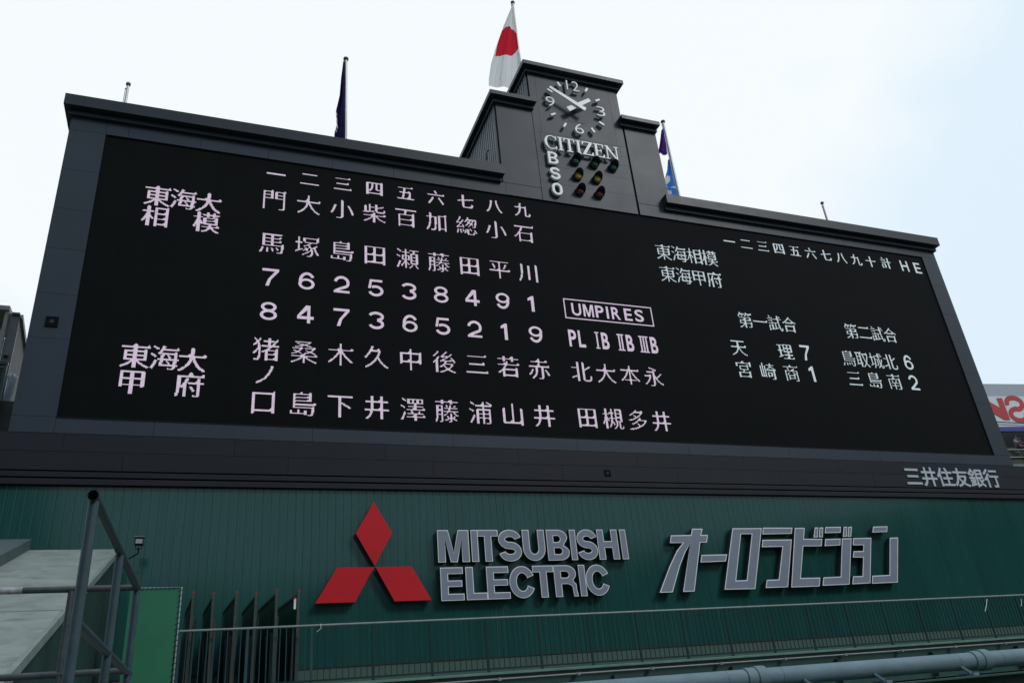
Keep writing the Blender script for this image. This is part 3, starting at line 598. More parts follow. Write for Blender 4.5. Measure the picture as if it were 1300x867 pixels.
# ball, strike, out letters and lamps
for ch, z0, z1, lb in (('B', 8.60, 9.04, 'white capital B beside the row of green lamps'), ('S', 8.03, 8.46, 'white capital S beside the row of yellow lamps'), ('O', 7.46, 7.89, 'white capital O beside the row of red lamps')):
    a0, c0 = front(11.65, z0, 0.09); a1, c1 = front(11.975, z1, 0.09)
    b = MB(); put_block(b, ch, a0, c0, a1 - a0, c1 - c0, 0.078, -0.11, -0.03); o = b.build('sign_letter', M['white']); tag(o, lb, 'letter', 'count letters on the clock tower')
def make_lamp(lens):
    t = thing('count_lamp', '', 'signal lamp', (0, 0, 0), 'count lamps on the clock tower')
    h = MB(); n = 24; L0, r_ = 0.34, 0.142
    vs = []; fs = []
    for k in range(n + 1):                           # open hood, long above and cut back below
        an = R(-60 + 300 * k / n); c, s_ = math.cos(an), math.sin(an); ln = 0.10 + 0.20 * max(0, (s_ + 0.45) / 1.45)
        for rr in (r_, r_ - 0.012): vs += [(c * rr, -0.02, s_ * rr), (c * rr, -ln, s_ * rr)]
    for k in range(n):
        i, j = 4 * k, 4 * k + 4
        fs += [(i, i + 1, j + 1, j), (i + 2, j + 2, j + 3, i + 3), (i + 1, i + 3, j + 3, j + 1)]
    h.add(vs, fs, 0, True); h.build('hood', M['black'], t)
    b = MB(); b.tube([(0, -0.05, 0), (0, 0.01, 0)], 0.15, 28); b.build('lamp_body', M['black'], t)
    b = MB(); b.tube([(0, -0.052, 0), (0, -0.10, 0), (0, -0.125, 0), (0, -0.135, 0)], [0.122, 0.118, 0.085, 0.015], 24); b.build('lens', lens, t)
    return t
rows = [(8.93, (12.60, 13.24, 13.88), 'lens_green', 'green'), (8.36, (12.60, 13.24), 'lens_yellow', 'yellow'), (7.80, (12.60, 13.24), 'lens_red', 'red')]
nm = {3: ('leftmost', 'middle', 'rightmost'), 2: ('left', 'right')}
for z, xs, ln, cn in rows:
    first = None
    for i, x in enumerate(xs):
        px, pz = front(x, z, 0.14); lb = 'unlit %s lamp in a black hood, %s of the %s %s ones' % (cn, nm[len(xs)][i], {3: 'three', 2: 'two'}[len(xs)], cn)
        if first is None:
            first = make_lamp(M[ln]); first.location = (px, 0, pz + UP); first['label'] = lb
        else: copy_thing(first, (px, 0, pz), lb)

# bank lettering at the lower right of the band
BK = thing('bank_sign', 'pale Japanese bank lettering in a single row at the lower right of the grey band', 'sign', (23.5, -0.03, -1.0))
for i, ch in enumerate('三井住友銀行'):
    b = MB(); cx = 21.98 + i * 0.622; cz = -0.775
    put_glyph(b, ch, lambda p: cx + (p[0] - .5) * 0.63, lambda p: cz + (p[1] - .38) * 0.60, -0.045, -0.022, 0.016); b.build('letter', M['pale'], BK)

# ------------------------------------------------------------------ green ribbed wall with its signs
WL = thing('ribbed_wall', 'dark green vertically ribbed metal wall below the scoreboard', 'wall', (12, 0, -5.41))
def ribs(x0, x1, z0, z1, y, pitch=0.165, d=0.0032):
    r = MB(); prof = []; x = x0; rnd = random.Random(3)
    while x < x1:
        j = rnd.uniform(-.0006, .0006)
        for dx, dy in ((0, 0), (0.84, 0), (0.88, d), (0.96, d)): prof.append((x + dx * pitch, y + dy + j * (dx < .85)))
        x += pitch
    k = len(prof); r.add([(p[0], p[1], z0) for p in prof] + [(p[0], p[1], z1) for p in prof], [(i, i + 1, k + i + 1, k + i) for i in range(k - 1)]); return r
ribs(-9, 33.1, -4.945, -1.40, 0.0).build('ribbed_panel', M['green'], WL)
b = MB(); b.box(-9, 33.1, 0.03, 0.5, -7.99, -1.38); b.build('wall_core', M['green_dark'], WL)
b = MB(); b.box(-9, 33.1, -0.03, 0.028, -5.6, -4.97); b.build('base_strip', M['green_base'], WL)
b = MB(); b.box(-9, 33.1, -0.045, 0.02, -4.968, -4.947); b.build('base_flashing', M['black'], WL)

EM = thing('emblem', 'red three diamond emblem standing proud of the green wall', 'emblem', (6.3, 0, -3.78))
for P in ([(6.296, -1.716), (6.683, -2.377), (6.3, -3.062), (5.908, -2.385)], [(5.528, -3.087), (6.285, -3.087), (5.896, -3.775), (5.108, -3.775)], [(6.317, -3.087), (7.086, -3.087), (7.489, -3.785), (6.706, -3.785)]):
    o = MB().prism(P, -0.18, -0.05).build('diamond', [M['red_sign'], M['red_side']], EM, 0.006)
    for p in o.data.polygons:
        if abs(p.normal.y) < 0.5: p.material_index = 1

WS = thing('word_sign', 'grey blue capital lettering with white edges in two rows reading MITSUBISHI ELECTRIC', 'sign', (9.7, 0, -3.83))
r1 = [('M', 7.67, 8.38), ('I', 8.43, 8.59), ('T', 8.58, 9.06), ('S', 9.06, 9.61), ('U', 9.64, 10.18), ('B', 10.23, 10.77), ('I', 10.81, 10.96), ('S', 10.98, 11.50), ('H', 11.51, 12.04), ('I', 12.11, 12.27)]
r2 = [('E', 7.70, 8.21), ('L', 8.26, 8.73), ('E', 8.73, 9.25), ('C', 9.25, 9.82), ('T', 9.81, 10.31), ('R', 10.32, 10.87), ('I', 10.93, 11.09), ('C', 11.09, 11.66)]
for row, z0, z1 in ((r1, -3.015, -2.325), (r2, -3.81, -3.125)):
    for q, (ch, x0, x1) in enumerate(row):
        yo = -0.18 - 0.0012 * (q % 3); T_ = 0.168
        b = MB(); put_block(b, ch, x0, z0, x1 - x0, z1 - z0, T_, yo, -0.05); o = b.build('letter', [M['white'], M['letter_side']], WS)
        for p in o.data.polygons:
            if abs(p.normal.y) < 0.5: p.material_index = 1
        b = MB(); put_block(b, ch, x0, z0, x1 - x0, z1 - z0, T_, yo - 0.004, yo - .001, 0, 0.016); b.build('letter_face', M['grey_face'], o)

KS = thing('katakana_sign', 'slanted grey blue katakana lettering with white edges on the right of the green wall', 'sign', (16.8, 0, -3.79))
KAT = [
 [('p', [(14.132, -2.31), (14.433, -2.31), (14.358, -2.462), (14.553, -2.463), (14.481, -2.65), (14.293, -2.648), (13.88, -3.791), (13.569, -3.792), (14.012, -2.65), (13.81, -2.891), (13.602, -3.203), (13.285, -3.793), (12.938, -3.792), (13.32, -3.198), (13.591, -2.839), (13.802, -2.652), (13.441, -2.651), (13.5, -2.468), (14.07, -2.461)])],
 [('p', [(14.262, -2.946), (14.996, -2.941), (14.92, -3.109), (14.193, -3.122)])],
 [('p', [(15.31, -2.302), (16.195, -2.299), (15.607, -3.782), (14.724, -3.772)]), ('h', [(15.532, -2.448), (15.854, -2.449), (15.416, -3.567), (15.104, -3.569)])],
 [('p', [(16.235, -2.288), (17.154, -2.29), (17.089, -2.444), (16.177, -2.456)]), ('p', [(16.139, -2.596), (17.045, -2.592), (16.587, -3.764), (15.92, -3.766), (16.003, -3.576), (16.361, -3.575), (16.704, -2.772), (16.072, -2.776)])],
 [('p', [(17.23, -2.296), (17.546, -2.296), (17.433, -2.579), (18.02, -2.583), (17.945, -2.769), (17.356, -2.768), (17.04, -3.555), (17.646, -3.559), (17.56, -3.77), (16.685, -3.772)]), ('p', [(17.874, -2.286), (17.99, -2.286), (17.88, -2.544), (17.755, -2.544)]), ('p', [(18.033, -2.287), (18.15, -2.287), (18.05, -2.54), (17.923, -2.54)])],
 [('p', [(18.22, -2.276), (18.735, -2.27), (18.675, -2.424), (18.155, -2.434)]), ('p', [(18.119, -2.589), (18.622, -2.581), (18.551, -2.753), (18.041, -2.769)]), ('p', [(18.672, -2.576), (18.988, -2.573), (18.522, -3.749), (17.66, -3.757), (17.748, -3.556), (18.304, -3.548)]), ('p', [(18.83, -2.272), (18.949, -2.272), (18.845, -2.528), (18.717, -2.533)]), ('p', [(18.99, -2.272), (19.108, -2.267), (18.998, -2.524), (18.876, -2.529)])],
 [('p', [(19.044, -2.573), (19.66, -2.566), (19.208, -3.736), (18.61, -3.746), (18.704, -3.552), (19.016, -3.549), (19.205, -3.077), (18.864, -3.072), (18.939, -2.913), (19.264, -2.911), (19.326, -2.755), (18.973, -2.757)])],
 [('p', [(19.833, -2.268), (20.339, -2.257), (20.268, -2.408), (19.755, -2.423)]), ('p', [(20.3, -2.57), (20.593, -2.561), (20.129, -3.738), (19.259, -3.747), (19.337, -3.551), (19.923, -3.542)])],
]
for L_ in KAT:
    b = MB(); f = MB(); ps = [p for k, p in L_ if k == 'p']; hs = [p for k, p in L_ if k == 'h']
    for i, p in enumerate(ps):
        b.prism(p, -0.18, -0.05, hs if hs else None); f.prism(inset(p, 0.022), -0.185, -0.181, [inset(h, -0.022) for h in hs] if hs else None)
    o = b.build('letter', [M['white'], M['letter_side']], KS)
    for p in o.data.polygons:
        if abs(p.normal.y) < 0.5: p.material_index = 1
    f.build('letter_face', M['grey_face'], o)

# ------------------------------------------------------------------ walkway railing, beam, pipe
RY, RZ0, RZ1 = -2.2, -5.41, -4.46
RL = thing('walkway_railing', 'long green railing of thin upright bars along the foot of the green wall', 'railing', (2.68, RY, RZ0))
b = MB(); b.tube([(2.68, RY, RZ1), (33, RY, RZ1)], 0.021, 10); b.build('top_rail', M['rail_light'], RL)
b = MB(); b.obox((2.68, RY, RZ0 + .07), (33, RY, RZ0 + .07), 0.03, 0.03); b.build('bottom_rail', M['bar'], RL)
px = 2.70; bay = 1.05; i = 0
while px < 32.9:
    b = MB(); b.box(px - .022, px + .022, RY - .012, RY + .012, RZ0, RZ1 - .01); b.build('post', M['bar_blue'] if px < 4.9 else M['bar'], RL)
    b = MB()
    for k in range(1, 10):
        x = px + bay * k / 10
        if x < 32.9: b.box(x - .0065, x + .0065, RY - .006, RY + .006, RZ0 + .08, RZ1 - .015)
    b.build('baluster_panel', M['bar_blue'] if px < 4.0 else M['bar'], RL); px += bay
for x0_, z0_, x1_, z1_ in ((20.62, -4.52, 20.43, -4.80), (21.75, -4.55, 21.66, -4.72)):
    b = MB(); b.tube([(x0_, RY - .03, z0_), ((x0_ + x1_) / 2, RY - .035, (z0_ + z1_) / 2 - .01), (x1_, RY - .03, z1_)], 0.009, 6); b.build('cable_tie', M['tape'], RL)
b = MB(); b.tube([(4.93, RY - .03, RZ1 + .02), (4.95, RY - .05, RZ1 - .05), (4.88, RY - .04, RZ1 - .11)], 0.008, 6); b.build('clamp', M['pole'], RL)
BM = thing('edge_beam', 'green steel channel beam with stiffener plates under the walkway railing', 'beam', (17, -2.3, -6.1))
b = MB(); b.box(2.6, 33, -2.42, -2.18, -5.455, -5.412); b.build('top_flange', M['flange'], BM, 0.004)
b = MB(); b.box(2.6, 33, -2.30, -2.27, -6.12, -5.456); b.build('web', M['beam'], BM)
b = MB(); b.tube([(2.6, -2.46, -5.535), (33, -2.46, -5.535)], 0.016, 8)
b.build('conduit', M['rail_light'], BM)
for k in range(20):
    x = 3.4 + 1.55 * k; b = MB(); b.box(x - .03, x + .03, -2.485, -2.30, -5.56, -5.51); b.build('conduit_clip', M['rail_light'], BM)
for k in range(10):
    x = 5.1 + 2.63 * k; b = MB(); b.box(x - .012, x + .012, -2.42, -2.305, -6.1, -5.6); b.build('stiffener', M['beam'], BM)
PP = thing('large_pipe', 'thick blue grey pipe with collars running across the lower right foreground', 'pipe', (9.5, -8.94, -6.1))
pa, pb = Vector((4.0, -8.94, -6.105)), Vector((20.0, -8.94, -6.105)); PR = 0.098
b = MB(); b.tube([pa, pb], PR, 32); b.build('pipe_run', M['pipe'], PP)
for x in (5.4, 8.72, 12.07, 15.3):
    b = MB(); b.tube([(x - .13, -8.94, -6.105), (x, -8.94, -6.105)], PR + .014, 32); b.tube([(x - .001, -8.94, -6.105), (x + .125, -8.94, -6.105)], PR + .026, 32); b.build('collar', M['pipe'], PP)
    for dx_ in (-.38, .34):
        b = MB(); b.tube([(x + dx_ - .006, -8.94, -6.105), (x + dx_ + .006, -8.94, -6.105)], PR + .003, 32); b.build('weld', M['pipe'], PP)
for x in (6.6, 9.35, 10.35, 11.7, 13.5):
    b = MB(); b.obox((x - .04, -9.02, -6.16), (x + .05, -9.06, -6.245), 0.035, 0.03); b.box(x + .02, x + .11, -9.12, -8.86, -6.275, -6.245); b.build('bracket', M['pipe'], PP, 0.004)
PW = thing('parapet', 'dark green parapet carrying the thick pipe', 'parapet', (9.5, -8.9, -7.9))
b = MB(); b.box(3.6, 24, -9.05, -8.82, -7.95, -6.30); b.build('parapet_wall', M['green_dark'], PW)
b = MB(); b.box(3.6, 24, -9.16, -8.80, -6.30, -6.276); b.build('coping', M['beam'], PW, 0.004)

# ------------------------------------------------------------------ left: ramp, slab, railings, green sheet, frames, floodlight
RX = 1.5; sl = 0.35
def rz(y, top=-2.85): return top + sl * (y + 1.0)
RP = thing('concrete_ramp', 'pale weathered concrete ramp rising beside the green wall at the lower left', 'ramp', (-1, -5, -7.9))
def slope_slab(x0, x1, y0, y1, top, th):
    b = MB(); vs = []
    for x in (x0, x1):
        for y in (y0, y1):
            for dz in (0, -th): vs.append((x, y, rz(y, top) + dz))
    b.add(vs, [(0, 2, 6, 4), (1, 5, 7, 3), (0, 4, 5, 1), (2, 3, 7, 6), (0, 1, 3, 2), (4, 6, 7, 5)]); return b
for y0, y1 in ((-11.8, -6.38), (-6.32, -1.0)):
    slope_slab(-8, RX, y0, y1, -2.85, 0.16).build('ramp_deck', M['concrete'], RP, 0.008)
slope_slab(RX + .002, RX + .05, -11.8, -0.98, -2.845, 0.10).build('edge_trim', M['rail_light'], RP)
b = MB(); ys = [-11.8 + 0.02 * 0 + i * 0.3 for i in range(37)]
vs = []; fs = []
for i, y in enumerate(ys): vs += [(RX - .02 - (0.012 if i % 2 else 0), y, rz(y) - .15), (RX - .02 - (0.012 if i % 2 else 0), y, -8.0)]
for i in range(len(ys) - 1): fs.append((2 * i, 2 * i + 2, 2 * i + 3, 2 * i + 1))
b.add(vs, fs); b.build('side_cladding', M['ramp_side'], RP)
o = slope_slab(-8, 0.12, -11.8, -1.0, -2.66, 0.19).build('raised_slab', M['slab'], None, 0.006); tag(o, 'blue grey raised slab lying along the left side of the concrete ramp', 'slab')

NR = thing('pipe_railing', 'blue grey tubular handrail with an open pipe end rising highest in the left foreground', 'railing', (2.44, -12.78, -6.4))
zt = -5.25; A = Vector((2.435, -12.80, zt)); C_ = Vector((2.515, -10.48, zt)); dv = (C_ - A).normalized()
r_ = 0.0243
def at(t_, z): p = A + (C_ - A) * t_; return Vector((p.x, p.y, z))
b = MB(); p0 = A - dv * 0.05; p1 = C_ + dv * 0.06
b.tube([p0, p1], r_, 20, cap=False); b.tube([p1, p0], r_ - .0035, 20, cap=False)
b.build('top_rail', M['rail'], NR)
b = MB(); b.tube([at(.004, zt - .565), at(1.05, zt - .565)], r_ * .92, 16); b.build('mid_rail', M['rail'], NR)
for t_ in (0.0, 0.50, 1.0):
    b = MB(); b.tube([at(t_, -6.42), at(t_, zt - .018)], r_, 18); b.build('post', M['rail'], NR)
XR_ = thing('cross_railing', 'scuffed dark tubular handrail running left from the foreground handrail in front of the ramp', 'railing', (1.9, -10.5, -6.4))
yy = -10.50
b = MB(); b.tube([(-1.5, yy, zt - .002), (2.49, yy, zt - .002)], 0.0225, 16); b.build('top_rail', M['rail_worn'], XR_)
b = MB(); b.tube([(-1.5, yy, zt - .555), (2.49, yy, zt - .555)], 0.0225, 16); b.build('mid_rail', M['rail_worn'], XR_)
b = MB(); b.tube([(1.2, yy, zt - .002), (1.80, yy, zt - .002)], 0.0232, 16); b.build('painted_sleeve', M['slab_white'], XR_)
for x in (2.10, 0.9, -0.3):
    b = MB(); b.tube([(x, yy, -6.42), (x, yy, zt - .015)], 0.0215, 16); b.build('post', M['rail_worn'], XR_)

GS = thing('sheet_screen', 'flat bright green sheet laced into a thin tube frame beside the stacked frames', 'screen', (2.3, -2.6, -5.4))
gy = -2.6; kx = lambda x: CAMP.x + (x - CAMP.x) * (16.9435 + gy) / (16.9435 - 2.2); kz = lambda z: CAMP.z + (z - CAMP.z) * (16.9435 + gy) / (16.9435 - 2.2)
x0, x1, z1 = kx(1.88), kx(2.655), kz(-3.76); z0 = -6.3
b = MB(); b.box(x0, x1 - .03, gy - .004, gy + .004, z0, z1 - .03); b.build('sheet', M['sheet'], GS)
b = MB(); b.tube([(x0 - .05, gy, z1), (x1, gy, z1), (x1 + 0.0, gy, z0)], 0.016, 10); b.build('frame', M['rail_light'], GS)
b = MB()
for k in range(22):
    z = z1 - .06 - k * .085; b.tube([(x1 - .045, gy - .008, z), (x1 + .018, gy - .018, z + .018)], 0.005, 6)
for k in range(10): x = x0 + .05 + k * .065; b.tube([(x, gy - .008, z1 - .04), (x + .012, gy - .018, z1 + .017)], 0.004, 6)
b.build('lacing', M['black'], GS)

# six board frames standing edge-on on the walkway
def make_frame():
    t = thing('board_frame', '', 'panel', (0, 0, 0), 'board frames stored on the walkway')
    Ln = 1.75; H = 1.62; dx = -0.065
    P = lambda s_, z: (dx * s_, s_, z)
    b = MB(); b.obox(P(0, 0), P(0, H), 0.045, 0.05, (0, 1, 0)); b.obox(P(Ln, 0), P(Ln, H - .06), 0.04, 0.05, (0, 1, 0))
    b.obox(P(0.03, H - .045), P(Ln, H - .045), 0.04, 0.045); b.obox(P(0.03, 0.35), P(Ln, 0.35), 0.04, 0.045); b.obox(P(0.6, 0), P(0.6, H - .07), 0.035, 0.04, (0, 1, 0)); b.build('steel_frame', M['frame'], t)
    b = MB(); b.obox((dx * 0 + .0, .0, H), (0, .0, H + .045), 0.05, 0.055, (0, 1, 0)); b.build('post_cap', M['rust'], t)
    b = MB(); b.obox(P(0.05, H / 2 + .02), P(Ln - .05, H / 2 + .02), 0.012, H - .15, (0, 0, 1)); b.build('board', M['net'], t)
    b = MB(); b.obox((-.06, .12, 0.0), (-.045, .12, 0.95), 0.05, 0.05, (0, 1, 0)); b.obox((.05, .3, 0.0), (.05, .3, 0.75), 0.03, 0.03, (0, 1, 0)); b.build('side_batten', M['frame'], t)
    for s_, h_, o_ in ((.25, 1.25, .05), (.42, .95, -.05), (.8, 1.42, .045), (1.2, 1.1, -.045)):
        b = MB(); p_ = P(s_, 0); b.obox((p_[0] + o_, s_, 0), (p_[0] + o_ * 1.6, s_ + .05, h_), 0.03, 0.035, (0, 1, 0)); b.build('loose_batten', M['frame'] if o_ > 0 else M['bar_blue'], t)
    return t
fx = [2.85, 3.19, 3.53, 3.86, 4.22, 4.57]; lab = ['leftmost of the six dark green board frames, nearest the bright green sheet', 'second dark green board frame from the left of the six', 'third dark green board frame from the left of the six', 'fourth dark green board frame from the left of the six', 'fifth dark green board frame from the left, just before the one with a white sticker', 'rightmost dark green board frame with a white and red sticker on its post']
fr0 = make_frame()
for i, x in enumerate(fx):
    H_ = 1.62; zb = -3.80 - H_ - .045
    if i == 0: fr0.location = (x, -2.0, zb + UP); fr0['label'] = lab[0]; last = fr0
    else: last = copy_thing(fr0, (x, -2.0 + (.03, -.04, .02, .05, -.02, .0)[i], zb - (.0, .03, .01, .025, .0, .015)[i], ), lab[i]); last.rotation_euler.z = R((0, .3, .9, .2, 1.6, 3.2)[i]); last.rotation_euler.y = R((0, -.8, .5, .3, -.6, .4)[i])
b = MB(); lx = 4.545; b.box(lx - .055, lx - .018, -2.03, -2.026, -4.15, -3.98); b.box(lx - .054, lx - .019, -2.034, -2.031, -3.98, -3.955, 1)
b.build('sticker', [M['tape'], M['sign_red']], last)

FL = thing('floodlight', 'small black floodlight on a bent arm fixed to the green wall', 'floodlight', (1.62, 0, -2.8))
lx, lz = 1.84, -2.70
b = MB(); b.tube([(1.60, 0.0, -2.80), (1.60, -.25, -2.93), (1.66, -.6, -2.95), (lx, -.88, -2.90), (lx, -.92, -2.80)], 0.013, 8); b.build('arm', M['black'], FL)
b = MB(); b.box(lx - .075, lx + .075, -1.0, -.86, lz - .065, lz + .065); b.build('housing', M['black'], FL, 0.01)
b = MB(); b.box(lx - .055, lx + .055, -1.006, -1.0, lz - .05, lz + .03); b.build('lamp_glass', M['glass'], FL)
b = MB(); b.box(lx - .085, lx + .085, -1.03, -.86, lz + .062, lz + .078); b.build('visor', M['steel'], FL)
b = MB(); b.tube([(lx - .045, -.93, lz - .13), (lx - .06, -.93, lz - .05)], 0.008, 6); b.tube([(lx + .045, -.93, lz - .13), (lx + .06, -.93, lz - .05)], 0.008, 6); b.tube([(lx - .045, -.93, lz - .13), (lx + .045, -.93, lz - .13)], 0.008, 6); b.build('yoke', M['black'], FL)

# ------------------------------------------------------------------ flagpoles and flags
def make_pole(h, r=0.05):
    t = thing('flagpole', '', 'flagpole', (0, 0, 0), 'flagpoles along the scoreboard top')
    b = MB(); b.tube([(0, 0, 0), (0, 0, h)], [r, r * .8], 14); b.build('shaft', M['pole'], t)
    b = MB(); b.tube([(0, 0, h), (0, 0, h + .03), (0, 0, h + .09), (0, 0, h + .13)], [r * .8, r * 1.45, r * 1.45, r * .3], 14); b.build('finial', M['pole_cap'], t)
    b = MB(); b.tube([(-r * 1.3, 0, h - .1), (-r * 1.3, 0, .5)], 0.008, 6); b.tube([(-r * .5, 0, h - .1), (-r * 1.6, 0, h - .1)], 0.014, 6); b.build('halyard', M['pole_cap'], t)
    return t
p = make_pole(2.75, 0.042); p.location = (0.065, 1.5, 7.4 + UP); p['label'] = 'short bare flagpole near the left end of the scoreboard top'
copy_thing(p, (23.5, 1.5, 7.4), 'short bare flagpole near the right end of the scoreboard top')
p = make_pole(5.25, 0.055); p.location = (5.91, 1.5, 7.4 + UP); p['label'] = 'tall flagpole carrying the narrow dark purple flag'
copy_thing(p, (17.19, 1.5, 7.4), 'tall flagpole right of the clock tower carrying purple and blue flags')
p = make_pole(6.6, 0.055); p.location = (12.56, 3.0, 12.3 + UP); p['label'] = 'tallest flagpole on the clock tower carrying the white flag with a red disc'

def flag(name, y, rightf, leftf, z0, z1, folds, amp, mats, pick, nu=40, nv=70, seed=1):
    """cloth hanging from a pole: between two outlines x(z), rippled in depth"""
    b = MB(); rnd = random.Random(seed); ph = rnd.uniform(0, 6)
    vs = []
    for j in range(nv + 1):
        v = j / nv; z = z0 + (z1 - z0) * v; xa, xb = leftf(z), rightf(z)
        for i in range(nu + 1):
            u = i / nu; k = (1 - u)
            dy = amp * k ** .6 * (math.sin(folds * k * 6.28 + ph + (1 - v) * 1.1) + .35 * math.sin(folds * 2.3 * k * 6.28 + v * 2))
            vs.append((xa + (xb - xa) * u, y + dy, z))
    for j in range(nv):
        for i in range(nu):
            q = [j * (nu + 1) + i, j * (nu + 1) + i + 1, (j + 1) * (nu + 1) + i + 1, (j + 1) * (nu + 1) + i]
            c = [sum(vs[k][a] for k in q) / 4 for a in range(3)]
            b.v += [] ; s_ = pick(c[0], c[2], (i + .5) / nu, (j + .5) / nv)
            if s_ is None: continue
            b.add([vs[k] for k in q], [(0, 1, 2, 3)], s_, True)
    me = b.build(name, mats); bm = bmesh.new(); bm.from_mesh(me.data); bmesh.ops.remove_doubles(bm, verts=bm.verts[:], dist=1e-4); bm.to_mesh(me.data); bm.free(); return me
def lin(pts):
    xs = [p[0] for p in pts]; ys = [p[1] for p in pts]
    return lambda z: float(np.interp(z, xs, ys))
def sight(u, v, y):
    d = right * ((u - 650) / 1012.64) + down * ((v - 433.5) / 1012.64) + fwd; k = (y - CAMP.y) / d.y; p = CAMP + d * k; return p.x, p.z
def outline(pts, y):
    q = sorted((sight(u, v, y)[1], sight(u, v, y)[0]) for u, v in pts); return lin(q)
def inside(poly, x, z):
    c = False
    for i in range(len(poly)):
        a, b = poly[i - 1], poly[i]
        if (a[1] > z) != (b[1] > z) and x < (b[0] - a[0]) * (z - a[1]) / (b[1] - a[1]) + a[0]: c = not c
    return c
fy = 2.9
Rf = outline([(652, 8), (654, 30), (657, 55), (661, 75), (664, 112)], fy); Lf = outline([(650, 8), (640, 32), (630, 60), (624, 80), (621, 100), (621, 112)], fy)
disc = [sight(590 + a_ / 4.815, b_ / 4.815, fy) for a_, b_ in ((222, 192), (232, 178), (255, 167), (280, 171), (300, 184), (315, 205), (326, 235), (331, 268), (328, 296), (312, 320), (292, 340), (265, 346), (235, 341), (210, 343), (189, 341), (200, 280), (212, 230))]
o = flag('flag', fy, Rf, Lf, sight(640, 112, fy)[1], sight(650, 8, fy)[1], 1.3, 0.07, [M['flag_white'], M['flag_red']], lambda x, z, u, v: 1 if inside(disc, x, z) else 0, 130, 220, 2)
tag(o, 'white flag with a red disc hanging limp above the clock tower', 'flag', 'flags above the scoreboard')
fy = 1.45
Rf = outline([(437.5, 77), (439, 110), (440, 170), (440, 178)], fy); Lf = outline([(436, 77), (433, 100), (431, 122), (426, 143), (427, 160), (424, 172), (424, 178)], fy)
o = flag('flag', fy, Rf, Lf, sight(432, 178, fy)[1], sight(437, 77, fy)[1], 1.2, 0.07, [M['flag_dark'], M['flag_white']], lambda x, z, u, v: (1 if (0.10 < v < 0.34 and u < .16 and (int(v * 70) % 5) < 3) else 0), 24, 80, 3)
tag(o, 'narrow dark purple flag with a white fringe hanging left of the clock tower', 'flag', 'flags above the scoreboard')
Rf = outline([(842.2, 164), (848, 199), (853, 222)], fy); Lf = outline([(840.5, 164), (837, 184), (834, 196), (836, 204)], fy)
o = flag('flag', fy, Rf, Lf, sight(845, 200, fy)[1], sight(841, 164, fy)[1], 1.2, 0.08, [M['flag_purple']], lambda x, z, u, v: 0 if v > .10 + .06 * math.sin(u * 7) else None, 24, 60, 4)
tag(o, 'purple flag hanging at the upper part of the pole right of the tower', 'flag', 'flags above the scoreboard')
zA, zB = sight(855, 250, fy)[1], sight(850, 203, fy)[1]
Rf = outline([(849.5, 203), (859, 243), (861, 252)], fy); Lf = outline([(848.5, 203), (846, 218), (842, 231), (841, 252)], fy)
def blue_pick(x, z, u, v):
    if 0.28 < v < .56 and u < 0.62 and v > .28 + .3 * u - .05: return 1 if (v < 0.50 or u > .2) else 0
    if .235 < v < .26 + .02 * math.sin(u * 9): return 1
    if .07 < v < .17 and .32 < u < .66 and (int(u * 24) + int(v * 60)) % 3: return 1
    return 0
o = flag('flag', fy, Rf, Lf, zA, zB, 1.0, 0.06, [M['flag_blue'], M['flag_white']], blue_pick, 40, 80, 5)
tag(o, 'blue flag with white emblem hanging low on the pole right of the tower', 'flag', 'flags above the scoreboard')

# ------------------------------------------------------------------ far left: steel stand building, tarpaulin
SBD = thing('steel_building', 'grey steel framed building with brown ribbed side behind the left edge of the scoreboard', 'building', (-4, 5, -7.9))
b = MB(); b.box(-9.0, -2.42, 4.2, 5.4, -7.9, 4.1); b.build('wall', M['steel'], SBD)
b = MB(); b.box(-9.2, -2.13, 3.85, 5.5, 4.28, 4.40); b.build('roof', M['steel_light'], SBD)
b = MB(); b.box(-9.0, -2.75, 4.17, 4.2, 2.9, 3.85); b.build('window', M['black'], SBD)
b = MB(); b.box(-2.22, -2.14, 3.9, 4.0, 0.5, 4.28); b.build('corner_post', M['steel_light'], SBD)
b = MB(); b.box(-2.13, -1.9, 4.0, 4.06, -7.9, 4.25); b.build('column', M['steel'], SBD)
b = MB(); b.box(-2.08, -1.9, 3.93, 4.0, 4.22, 4.27); b.box(-2.08, -1.98, 3.9, 4.0, 3.05, 3.1); b.build('bracket', M['steel'], SBD)
b = MB(); k = 1
vs = []; fs = []
for i in range(k + 1):
    y = 4.06 + 1.4 * i / k; xo = -1.905; vs += [(xo, y, 4.20 - 0.355 * (y - 4.06)), (xo, y, -7.9)]
for i in range(k): fs.append((2 * i, 2 * i + 2, 2 * i + 3, 2 * i + 1))
b.add(vs, fs); b.build('side_cladding', M['brown_rib'], SBD)
b = MB(); b.obox((-1.87, 4.03, 4.22), (-1.87, 5.5, 3.70), 0.05, 0.12); b.build('verge', M['steel_light'], SBD)
GM = thing('mesh_screen', 'dark green mesh screen with upright struts in front of the grey steel building', 'screen', (-2.2, 3.6, -1))
b = MB(); b.box(-9, -1.86, 3.56, 3.60, -0.8, 2.56); b.build('mesh', M['green_dark'], GM)
for x in (-1.87, -2.35, -3.6, -5.0):
    b = MB(); b.box(x - .03, x + .03, 3.50, 3.556, -0.8, 2.62); b.build('strut', M['beam'], GM)
b = MB(); b.box(-9, -1.83, 3.49, 3.60, 2.62, 2.68); b.build('top_bar', M['beam'], GM)
b = MB(); b.box(-9, -1.72, 3.4, 3.46, 0.95, 0.99); b.box(-9, -1.85, 3.4, 3.46, 0.6, 0.63); b.build('guard_bar', M['rail_light'], GM)
b = MB(); b.box(-1.84, -1.45, 3.62, 3.7, -0.6, 1.72); b.build('dark_panel', M['stand'], GM)
vs = []; fs = []; b = MB()
